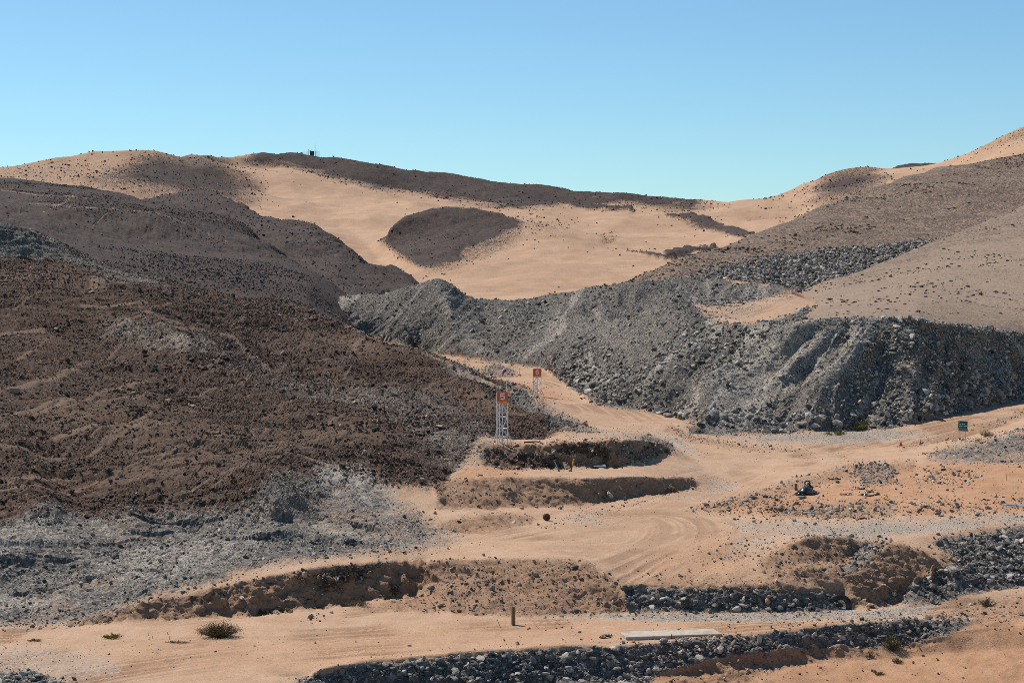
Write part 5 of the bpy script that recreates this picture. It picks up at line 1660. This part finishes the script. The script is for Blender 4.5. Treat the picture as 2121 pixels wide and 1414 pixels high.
stake(1038, 1300, -9, 20, .018, 'post', 'thin dark rod leaning left of the wooden post')
stake(2084, 995, -.5, 15, .02, 'post', 'thin rusty rod standing in orange sand near the green sign bank')
stake(1891, 925, .5, 4, .05, 'post', 'short dark stub between the two banded cones')
stake(309.5, 1325.5, 0, 8.5, .028, 'white', 'tallest pale stake of the cluster left of the round bush')
stake(317.5, 1321, 0, 6, .02, 'post', 'thin grey stake just right of the tallest pale stake')
stake(351.5, 1324.5, 0, 7.5, .02, 'post', 'lone thin grey stake nearest the round bush')
stake(306.5, 1314.5, 0, 6, .022, 'rust', 'dark rusty stake behind the tallest pale stake')
stake(347.5, 1313, 0, 5, .025, 'rust', 'short rusty stake behind the stake nearest the bush')

# concrete slab beside the track
q4 = [(1297, 1319, 133.2), (1496, 1311, 134.4), (1478, 1300.5, 136.4), (1284, 1308, 135.2)]
T = [at(*c) for c in q4]
zt = sum(v.z for v in T) / 4
c = sum(T, Vector()) / 4
root = thing('concrete_slab', (c.x, c.y, zt - .55), 'long pale concrete slab lying above the front rock berm', 'slab')
mb = MB()
V = [(v.x - c.x, v.y - c.y, 0) for v in T] + [(v.x - c.x, v.y - c.y, .55) for v in T]
mb.add(V, [[3, 2, 1, 0], [4, 5, 6, 7], [0, 1, 5, 4], [1, 2, 6, 5], [2, 3, 7, 6], [3, 0, 4, 7]])
mb.build('slab_body', M_['concrete'], root, bevel=.025)
f0 = T[0].lerp(T[1], .47)
MB().bar((f0.x - c.x, f0.y - c.y - .06, .18), (f0.x - c.x, f0.y - c.y - .06, .66), .025).build('anchor_rod', M_['black'], root)

# half buried tyre
p = G(1741, 1262)
root = thing('tyre', p + Vector((0, .35, .18)), 'large worn black tyre half buried in the rock bank by the gravel', 'tyre', rz=-.25)
R = Matrix.Rotation(math.radians(78), 4, 'X')
MB().lathe([(.50, -.16), (.58, -.22), (.80, -.23), (.88, -.17)], 36, R).build('sidewall', M_['black'], root, True)
MB().lathe([(.88, -.17), (.905, 0), (.88, .17)], 36, R).build('tread', M_['black'], root, True)
MB().lathe([(.88, .17), (.80, .23), (.58, .22), (.50, .16)], 36, R).build('sidewall', M_['black'], root, True)
lug = MB()
for i in range(36):
    a = 2 * math.pi * i / 36
    m4 = R @ Matrix.Rotation(a, 4, 'Z') @ Matrix.Translation((.905, 0, 0))
    bx = MB().box((0, 0, 0), (.05, .075, .32))
    lug.add([m4 @ Vector(v) for v in bx.V], bx.F)
tag(lug.build('tread_lugs', M_['black'], root), kind='stuff')

# scrap on the orange mound
p = G(1672, 1022)
root = thing('scrap_heap', p, 'heap of torn black plastic and grey scrap on the orange mound', 'scrap heap')
r = np.random.default_rng(5)


def rag(w, d, h, seed):
    r = np.random.default_rng(seed); mb = MB(); V = []
    nx, ny = 12, 8
    for j in range(ny):
        for i in range(nx):
            u, v = i / (nx - 1) - .5, j / (ny - 1) - .5
            V.append((u * w * (1 - .3 * abs(v)) + r.normal() * .05, v * d + r.normal() * .05, h * max(0, 1 - 3.2 * (u * u + v * v)) + r.uniform(-.1, .12)))
    mb.add(V, [[j * nx + i, j * nx + i + 1, (j + 1) * nx + i + 1, (j + 1) * nx + i] for j in range(ny - 1) for i in range(nx - 1)])
    return mb


for i, (x, y, z, w, d, h, m) in enumerate(((0, 0, 0, 1.9, 1.3, .7, 'pale_plastic'), (.15, .1, .42, 1.0, .7, .55, 'plastic'), (.5, -.3, .2, .8, .4, .2, 'plastic'), (-.7, -.2, .0, .9, .6, .3, 'pale_plastic'), (.35, -.5, .1, 1.1, .5, .32, 'pale_plastic'), (-.45, -.55, .05, .9, .5, .3, 'plastic'), (-.1, -.42, .62, .6, .35, .25, 'pale_plastic'))):
    o = rag(w, d, h, 20 + i).build('plastic_sheet', M_[m], root)
    o.location = (x, y, z)
MB().path([(.06 + .24 * math.cos(a), 0, 1.02 + .22 * math.sin(a)) for a in np.linspace(-.6, 3.9, 16)], .065).build('rubber_loop', M_['black'], root, True)
mb = MB().box((0, 0, .28), (.22, .08, .75)); o = mb.build('wooden_stump', M_['wood'], None, bevel=.01); o.location = G(1648, 1016)
tag(o, 'short upright board stuck in sand left of the black scrap heap', 'board')
crumpled('plastic_strip', 1727, 994, 26, .35, M_['plastic'], 'black plastic strip lying uphill of the scrap heap', 'plastic strip', .18, 31, -.25)
crumpled('plastic_strip', 1779, 1012, 22, .4, M_['plastic'], 'black plastic strip uppermost in the scatter between heap and yellow coil', 'plastic strip', .16, 32, -.2)
crumpled('plastic_strip', 1800, 1019, 16, .5, M_['plastic'], 'small glossy black plastic scrap nearest above the yellow coil', 'plastic scrap', .2, 33)
crumpled('plastic_strip', 1752, 1024, 26, .35, M_['plastic'], 'black plastic strip lying nearest right of the scrap heap', 'plastic strip', .12, 34, -.1)
crumpled('plastic_strip', 1800, 1027, 44, .4, M_['plastic'], 'longest black plastic strip, pale along its middle, beside the yellow coil', 'plastic strip', .18, 35)
crumpled('plastic_strip', 1688, 1023, 22, .4, M_['plastic'], 'black plastic scrap at the right foot of the scrap heap', 'plastic scrap', .15, 36)
crumpled('plastic_sheet', 2098, 1046, 46, .8, M_['sheet'], 'blue-grey plastic sheet spread on the sand at the upper road', 'plastic sheet', .06, 37, sh=None)
p = G(1833, 1033)
o = MB().path([(.17 * math.cos(a), .05 * math.sin(2 * a), .2 + .17 * math.sin(a)) for a in np.linspace(0, 5.4, 18)], .055).build('coil', M_['yellow'], None, True)
o.location = p; o.rotation_euler = (.5, 0, .3)
tag(o, 'small yellow coil lying on orange sand right of the black strips', 'coil')
crumpled('rubber_scrap', 1254, 1321, 24, .35, M_['black'], 'curled dark rubber scrap left of the concrete slab', 'rubber scrap', .22, 38, .25)
crumpled('rubber_scrap', 1263, 1318, 9, .25, M_['black'], 'smaller dark scrap touching the curled rubber by the slab', 'rubber scrap', .14, 39, .25)
p = G(1784, 1286)
root = thing('rusty_can', p, 'rusty can lying on the gravel above the front berm', 'can')
R = Matrix.Translation((0, 0, .14)) @ Matrix.Rotation(1.4, 4, 'Y')
MB().lathe([(.0, -.15), (.13, -.15), (.14, -.13), (.14, .13), (.13, .15)], 16, R).build('body', M_['rust'], root, True)
MB().lathe([(.13, .15), (.11, .12), (.0, .12)], 16, R).build('lid', M_['rust'], root)
p = G(31, 812)
o = MB().box((0, 0, .2), (.95, .6, .62), rz=.2).build('block', M_['tanb'], None, bevel=.04); o.location = p
tag(o, 'square tan block sitting on the brown hillside', 'block')
pa, pb_ = G(410, 761), G(465, 777)
o = MB().bar((0, 0, .18), tuple(pb_ - pa + Vector((0, 0, .18))), .15, 10).build('pipe', M_['rust'], None, True); o.location = pa
tag(o, 'long rusty pipe lying across the brown hillside', 'pipe')

# --- far things
p = at(799, 613, 446)
root = thing('notice_board', (p.x, p.y, p.z - .4), 'grey board with an orange plate behind the peaked dump', 'board')
MB().box((0, 0, 1.1), (2.05, .08, 1.35)).build('board', M_['board'], root, bevel=.01)
MB().box((.05, -.06, 1.38), (.55, .04, .42)).build('orange_plate', M_['yellow'], root)
for s in (-.9, .9):
    MB().bar((s, .08, -1), (s, .08, 1.7), .05).build('leg', M_['post'], root)

p = G(648, 313.5, S2)
k = p.y / F
root = thing('ridge_hut', p + Vector((0, 0, -.4)), 'small dark steel hut on the highest dark ridge', 'hut')
MB().box((.0, 0, 1.7), (8.6 * k, 2.6, 3.1)).build('wall', M_['hut'], root)
MB().box((-.1, 0, 3.38), (10.2 * k, 3.0, .28)).build('roof', M_['board'], root)
MB().box((-.9, 0, 3.7), (1.9 * k, .8, .45)).build('roof_vent', M_['hut'], root)
MB().box((.5, -1.34, 1.3), (1.0, .06, 2.1)).build('door', M_['board'], root)
o = MB().bar((0, 0, -.5), (.05, 0, 24 * k), .13, 6, .07).build('antenna_mast', M_['steel'], None)
o.location = p + Vector((7.6 * k, .5, 0)); tag(o, 'tall thin antenna mast right of the ridge hut', 'mast')
o = MB().bar((0, 0, -.5), (0, 0, 12.5 * k), .13, 6).build('pole', M_['post'], None)
o.location = p + Vector((-7.3 * k, -.3, 0)); tag(o, 'short pole left of the ridge hut', 'pole')
o = MB().bar((0, 0, -.5), (0, 0, 9 * k), .2, 6).build('cabinet_pole', M_['hut'], None)
o.location = p + Vector((6.6 * k, -.3, 0)); tag(o, 'thick dark pole against the right side of the ridge hut', 'pole')
for x0, x1, zz, lab in ((-17, -9, 7.5, 'pale wire fence left of the ridge hut'), (9, 16, 9, 'pale wire fence right of the ridge hut')):
    root = thing('wire_fence', p, lab, 'fence', 'wire fences by the ridge hut')
    gz = lambda x: ground_z(S2, p.x + x * k, p.y) - p.z
    n = 4
    for i in range(n):
        x = x0 + (x1 - x0) * i / (n - 1)
        MB().bar((x * k, 0, gz(x) - .3), (x * k, 0, zz * k), .06, 5).build('fence_post', M_['steel'], root)
    for j in range(4):
        MB().bar((x0 * k, 0, zz * k * (.25 + .25 * j)), (x1 * k, 0, zz * k * (.25 + .25 * j)), .03, 4).build('wire', M_['steel'], root)

# --- plants
def plant(name, px, py, wpx, hpx, leaf, label, cat='shrub', n=700, lw=.035, group=None, twigs=18, seed=None, ragged=.25, deep=.6):
    p = G(px, py); k = p.y / F
    w, h = wpx * k / 2, hpx * k
    r = np.random.default_rng(seed if seed is not None else int(px * 7 + py))
    root = thing(name, p - Vector((0, 0, .04)), label, cat, group)
    tw = MB(); V, Fa = [], []
    tips = []
    for i in range(twigs):
        a = r.uniform(0, 6.283); rr = math.sqrt(r.uniform(0, 1))
        tip = Vector((math.cos(a) * rr * w, math.sin(a) * rr * w * deep, h * (1 - .62 * rr ** 2) * r.uniform(1 - ragged * 1.6, 1 + ragged * .6)))
        b = Vector((tip.x * .25, tip.y * .25, 0))
        tw.bar(b, tip, .012 + .006 * h, 4, .004)
        tips.append((b, tip))
    tw.build('branches', M_['twig'], root)
    for i in range(n):
        b, t = tips[r.integers(len(tips))]
        f = r.uniform(.15, 1.0) ** .7
        c = b.lerp(t, f) + Vector(r.normal(0, 1, 3) * np.array([w, w * deep, h]) * .09)
        c.z = max(c.z, .01)
        d = Vector((r.normal() * .5, r.normal() * .5, r.uniform(.2, 1.3))).normalized()
        s = d.orthogonal().normalized(); s.rotate(Matrix.Rotation(r.uniform(0, 6.28), 3, d))
        L_ = lw * r.uniform(.7, 1.6)
        q = len(V)
        V += [c, c + d * L_ + s * L_ * .38, c + d * L_ * 2, c + d * L_ - s * L_ * .38]
        Fa.append([q, q + 1, q + 2, q + 3])
    me = mesh_from('foliage', np.array([tuple(v) for v in V]), np.array(Fa), M_[leaf], False)
    tag(link('foliage', me, root), kind='stuff')
    return root


plant('bush', 455, 1317, 96, 32, 'olive', 'large round olive bush growing on the lower track', 'bush', n=5200, lw=.035, twigs=140, ragged=.2)
plant('succulent_mat', 236, 1321, 52, 11, 'lime', 'yellow-green mat plant near the small stakes, left of the round bush', 'plant', 900, .04)
plant('succulent_mat', 72, 1327, 34, 5, 'dusk', 'flat dull mat plant at the far left of the lower track', 'plant', 400, .035)
plant('succulent_mat', 1784, 888, 60, 17, 'lime', 'largest yellow-green mound plant at the foot of the dump', 'plant', 1300, .06)
plant('succulent_mat', 1730, 901, 52, 9, 'lime', 'flat yellow-green mat plant on pale gravel before the larger mound', 'plant', 900, .055)
plant('succulent_mat', 1412, 868, 26, 6, 'lime', 'yellow-green mat plant under the pale boulder by the yellow flag', 'plant', 500, .05)
plant('succulent_mat', 1450, 897, 22, 9, 'olive', 'dark olive plant on the low dark bank across from the yellow flag', 'plant', 500, .045)
plant('bush', 1391, 1019, 34, 14, 'olive', 'dark olive bush under the end of the lower bench', 'bush', 900, .04, twigs=30)
plant('dry_shrub', 740, 1253, 62, 13, 'dry', 'low dry straw-coloured shrub at the mouth of the dug pit', 'shrub', 900, .035, twigs=40)
plant('bush', 1848, 1345, 44, 34, 'dusk', 'dull green bush growing out of the front rock berm', 'bush', 1500, .035, twigs=40)
plant('dry_shrub', 1856, 1372, 32, 13, 'dusk', 'low green shrub on orange sand below the berm bush', 'shrub', 700, .03)
plant('dry_shrub', 1805, 1362, 24, 8, 'olive', 'thin dark shrub on orange sand left of the low green shrub', 'shrub', 450, .028)
plant('dry_shrub', 1823, 1397, 30, 7, 'dusk', 'flat shrub lowest on the orange sand', 'shrub', 450, .028)
plant('dry_shrub', 2044, 1254, 40, 17, 'greyleaf', 'dark grey shrub at the right end of the gravel strip', 'shrub', 900, .035, twigs=30)
plant('succulent_mat', 992, 1049, 14, 6, 'lime', 'tiny yellow-green plant at the left foot of the lower bench', 'plant', 250, .03)
plant('dry_shrub', 2045, 903, 36, 14, 'dry', 'dry yellowish shrub right of the green sign', 'shrub', 800, .045, twigs=40)
plant('succulent_mat', 1213, 880, 14, 6, 'lime', 'small yellow-green plant on the rubble spur right of number 5', 'plant', 250, .04)
plant('dry_shrub', 1622, 1058, 30, 11, 'dry', 'dry brown shrub left of the stones below the scrap heap', 'shrub', 600, .035, twigs=40)
plant('bush', 545, 1271, 34, 10, 'olive', 'dark low bush against the cutting wall behind the round bush', 'bush', 600, .04)
plant('bush', 592, 1267, 30, 10, 'olive', 'dark low bush against the cutting wall, right of its neighbour', 'bush', 600, .04)
plant('dry_shrub', 365, 1331, 60, 5, 'olive', 'flat dark strip of weed before the round bush', 'weed', 600, .028)
plant('dry_shrub', 2040, 1036, 26, 4, 'greyleaf', 'flat grey shrub on orange sand near the blue-grey sheet', 'shrub', 300, .03)
SHR = [(140, 752, 17), (45, 785, 16), (128, 800, 13), (270, 768, 12), (290, 854, 13), (65, 868, 18), (150, 874, 12), (120, 945, 13), (225, 980, 15), (92, 900, 15), (300, 735, 16),
       (545, 858, 13), (668, 884, 15), (600, 900, 12), (470, 812, 12), (345, 812, 11), (520, 930, 14), (590, 986, 13), (455, 966, 17), (405, 985, 13), (405, 950, 13), (330, 1015, 15), (230, 1002, 12),
       (150, 1022, 17), (60, 1005, 14), (560, 760, 12), (180, 908, 14), (430, 905, 13), (640, 755, 14), (380, 790, 11), (740, 930, 13), (805, 960, 12), (860, 985, 13), (760, 880, 12), (480, 1000, 14), (355, 905, 11)]
LM = [(1040, 860, 'the number 5 tower'), (1112, 790, 'the number 6 tower'), (1390, 1315, 'the concrete slab'), (1062, 1275, 'the wooden post'), (1741, 1245, 'the tyre'), (455, 1303, 'the round bush'),
      (1996, 890, 'the green sign'), (1672, 1005, 'the scrap heap'), (1864, 917, 'the taller cone'), (1784, 880, 'the yellow-green plant'), (1412, 858, 'the yellow flag'), (1848, 1330, 'the berm bush'),
      (1833, 1029, 'the yellow coil'), (1131, 1070, 'the rusty wheel'), (1804, 1250, 'the gravel boulder'), (236, 1315, 'the small stakes'), (437, 768, 'the rusty pipe'), (1240, 964, 'the metal sheet'),
      (1184, 963, 'the yellow post'), (1931, 1222, 'the reddish boulder'), (892, 1215, 'the pit boulder'), (799, 607, 'the orange-plated board'), (31, 808, 'the tan block'), (2044, 1248, 'the dark grey shrub'),
      (2098, 1044, 'the plastic sheet'), (1524, 1257, 'the tall boulder'), (912, 883, 'the tan boulder'), (1784, 1283, 'the rusty can'), (905, 582, 'the dump peak'), (92, 1226, 'the brown-tan stone pair'), (1520, 650, 'the upper road')]
used_labels = {}


def relation(x, y):
    d, lx, ly, nm = min((math.hypot(x - a, (y - b) * 1.6), a, b, c) for a, b, c in LM)
    dx, dy = x - lx, (y - ly) * 1.6
    w = ('right of' if dx > 0 else 'left of') if abs(dx) > abs(dy) else ('below' if dy > 0 else 'above')
    if 1.6 > abs(dx) / (abs(dy) + 1e-6) > .62:
        w = ('below-' if dy > 0 else 'above-') + ('right of' if dx > 0 else 'left of')
    return ('' if d > 60 else 'just ') + w + ' ' + nm


def settle(rows, group_of):
    """rows: (object, head, x, y, tail); equal wordings are told apart by their order from left to right"""
    by = {}
    for r_ in rows:
        by.setdefault((r_[1], r_[4]), []).append(r_)
    ordn = ['leftmost', 'second-from-left', 'third-from-left', 'fourth-from-left', 'fifth-from-left', 'sixth-from-left', 'seventh-from-left', 'eighth-from-left', 'ninth-from-left', 'tenth-from-left', 'eleventh-from-left', 'twelfth-from-left', 'thirteenth-from-left', 'fourteenth-from-left']
    for (head, tail), v in by.items():
        v.sort(key=lambda r_: r_[2])
        for i, r_ in enumerate(v):
            pre = '' if len(v) == 1 else (('left ' if i == 0 else 'right ') if len(v) == 2 else ('rightmost ' if i == len(v) - 1 else ordn[min(i, 13)] + ' '))
            tag(r_[0], pre + head + ' ' + tail, None, group_of(r_))


proto = None
rows = []
for x, y, w in SHR:
    if proto is None:
        o = proto = plant('grey_shrub', x, y, w, w * .55, 'greyleaf', 'x', 'shrub', 260, .075, None, 14, 3)
        w0 = w / F * proto.location.y
    else:
        p = G(x, y)
        o = proto.copy(); COL.objects.link(o); o.location = p; o.rotation_euler = (0, 0, x * 1.3)
        s = w * p.y / F / w0; o.scale = (s, s, s * (0.8 + (x % 7) * .07))
        for ch in proto.children:
            c2 = ch.copy(); COL.objects.link(c2); c2.parent = o
    rows.append((o, ('larger' if w > 14 else 'small') + ' grey shrub', x, y, 'among brown stones, ' + relation(x, y)))
settle(rows, lambda r_: 'grey shrubs on the brown hillside')

# --- boulders: a few that stand out, then the largest of the loose ones
RB = {m: [rock_mesh('boulder', 700 + 10 * j + i, M_[m], False) for i in range(6)] for j, m in enumerate(('paleb', 'greyb', 'darkb', 'brownb', 'tanb'))}


def boulder(px, py, wpx, hpx, m, label, rz=0.0, i=0):
    p = G(px, py); k = p.y / F
    o = link('boulder', RB[m][i % 6])
    o.location = p + Vector((0, 0, hpx * k * .36))
    o.scale = (wpx * k * .5, wpx * k * .42, hpx * k * .55)
    o.rotation_euler = (.15, -.1, rz)
    return tag(o, label, 'boulder')


for i, a in enumerate([
    (1412, 862, 22, 11, 'paleb', 'pale flat boulder standing over the yellow-green plant at the dump foot'),
    (1425, 860, 13, 15, 'greyb', 'grey boulder right behind the pale flat boulder at the dump foot'),
    (1264, 1030, 22, 15, 'paleb', 'largest pale boulder on the lower bench slope above the main road'),
    (1239, 1028, 12, 9, 'greyb', 'grey boulder left of the largest pale one on the lower bench slope'),
    (1126, 1026, 11, 6, 'tanb', 'light tan boulder midway down the lower bench slope'),
    (1055, 1013, 12, 8, 'greyb', 'round grey boulder high on the left of the lower bench slope'),
    (1083, 1054, 13, 6, 'tanb', 'flat tan stone at the left foot of the lower bench slope'),
    (1296, 1036, 12, 9, 'darkb', 'dark boulder at the road edge under the lower bench'),
    (1020, 1221, 18, 14, 'greyb', 'round grey boulder alone on the brown bank above the wooden post'),
    (892, 1222, 20, 15, 'greyb', 'grey boulder at the right edge of the dug pit'),
    (935, 1228, 13, 7, 'greyb', 'flat grey stone on the brown bank right of the pit boulder'),
    (1524, 1266, 20, 17, 'paleb', 'tall pale boulder at the foot of the track-side rock bank'),
    (1613, 1263, 24, 14, 'greyb', 'wide grey boulder at the foot of the track-side rock bank left of the tyre'),
    (1590, 1252, 17, 16, 'tanb', 'tan block in the track-side rock bank, left of the tyre'),
    (1650, 1248, 24, 14, 'greyb', 'broad grey block directly left of the tyre'),
    (1804, 1255, 27, 11, 'paleb', 'pale flat boulder on the gravel edge right of the tyre'),
    (1931, 1248, 16, 14, 'greyb', 'grey boulder at the right end of the gravel edge'),
    (1931, 1222, 19, 17, 'brownb', 'reddish brown boulder in the grey bank right of the mounds'),
    (1512, 1224, 12, 13, 'darkb', 'dark block high in the track-side rock bank'),
    (939, 765, 12, 11, 'darkb', 'dark boulder perched where the brown hillside meets the upper road'),
    (1205, 827, 7, 5, 'darkb', 'small dark boulder lying alone on the climbing road'),
    (1531, 921, 10, 6, 'darkb', 'dark boulder on the low ridge along the road below the dump'),
    (1984, 975, 17, 8, 'tanb', 'flat tan rock propped on the orange mound below the green sign'),
    (1661, 1032, 20, 9, 'greyb', 'smooth grey boulder directly below the black scrap heap'),
    (1679, 1056, 15, 10, 'darkb', 'dark boulder in the stones under the scrap heap'),
    (1461, 1046, 20, 7, 'tanb', 'flat tan boulder at the tip of the orange mound beside the main road'),
    (1942, 1064, 16, 9, 'greyb', 'grey boulder along the upper road edge, right part'),
    (2025, 1067, 18, 9, 'greyb', 'large grey boulder at the upper road edge under the flat grey shrub'),
    (1983, 1052, 11, 8, 'darkb', 'dark boulder on orange sand between the two grey roadside boulders'),
    (1641, 1131, 11, 9, 'tanb', 'pale tan boulder on the left brown mound'),
    (1584, 1357, 12, 8, 'darkb', 'dark boulder on orange sand below the berm, left side'),
    (1808, 1389, 14, 8, 'greyb', 'grey speckled boulder above the lowest flat shrub'),
    (645, 1279, 15, 12, 'greyb', 'grey boulder leading the row of stones along the track'),
    (91, 1227, 11, 8, 'brownb', 'brown boulder among grey rubble above the left track, left one'),
    (104, 1229, 10, 9, 'tanb', 'tan boulder beside the brown one above the left track'),
    (379, 1226, 12, 8, 'greyb', 'grey boulder on the narrow path above the cutting'),
    (912, 883, 24, 8, 'tanb', 'flat reddish tan boulder in the grey gully left of number 5'),
    (736, 835, 13, 7, 'paleb', 'pale stone high in the grey gully'),
    (2060, 913, 9, 6, 'tanb', 'tan stone beside the dry shrub near the green sign'),
    (1212, 1090, 5, 3, 'darkb', 'small dark stone in the middle of the main road'),
]):
    boulder(*a, rz=i * 1.1, i=i)

mats = {k: M_[k].node_tree for k in ('paleb',)}
cnt = {}
rows = []
for zone, qx, qy, d in BOULDERS:
    if zone == 'berm_rubble':
        z2 = ('in the front berm' if qy > 1288 or qx > 1960 and qy > 1270 else 'in the track-side bank' if qx < 1780 else 'in the broad grey bank')
        if qx < 260:
            z2 = 'in the gravel heap'
    elif zone == 'waste_rubble':
        z2 = 'on the grey dump'
    elif zone == 'bench_rubble':
        z2 = 'on the grey benches'
    elif zone == 'hillside_stones':
        z2 = 'on the brown hillside'
    else:
        z2 = 'on the sandy banks'
    lum = float(d['tint'].mean())
    warm = d['tint'][0] > d['tint'][2] * 1.4
    m, w1 = ('brownb', 'brown') if warm and lum < .2 else ('tanb', 'tan') if warm else ('paleb', 'pale') if lum > .3 else ('greyb', 'mid-grey') if lum > .15 else ('darkb', 'dark grey')
    s = d['scl']
    w2 = 'flat' if s[2] < .5 * min(s[0], s[1]) else 'blocky' if s[2] > .72 * s[1] else 'angular'
    i = cnt[m] = cnt.get(m, 0) + 1
    o = link('boulder', RB[m][i % 6])
    o.location = d['pos']; o.scale = s; o.rotation_euler = d['rot']
    o['category'] = 'boulder'
    rows.append((o, '%s %s boulder' % (w2, w1), qx, qy, z2 + ', ' + relation(qx, qy)))
settle(rows, lambda r_: 'loose boulders ' + r_[4].split(',')[0])
print('LONGLABEL', [o['label'] for o, *_ in rows if len(o['label'].split()) > 16][:5])
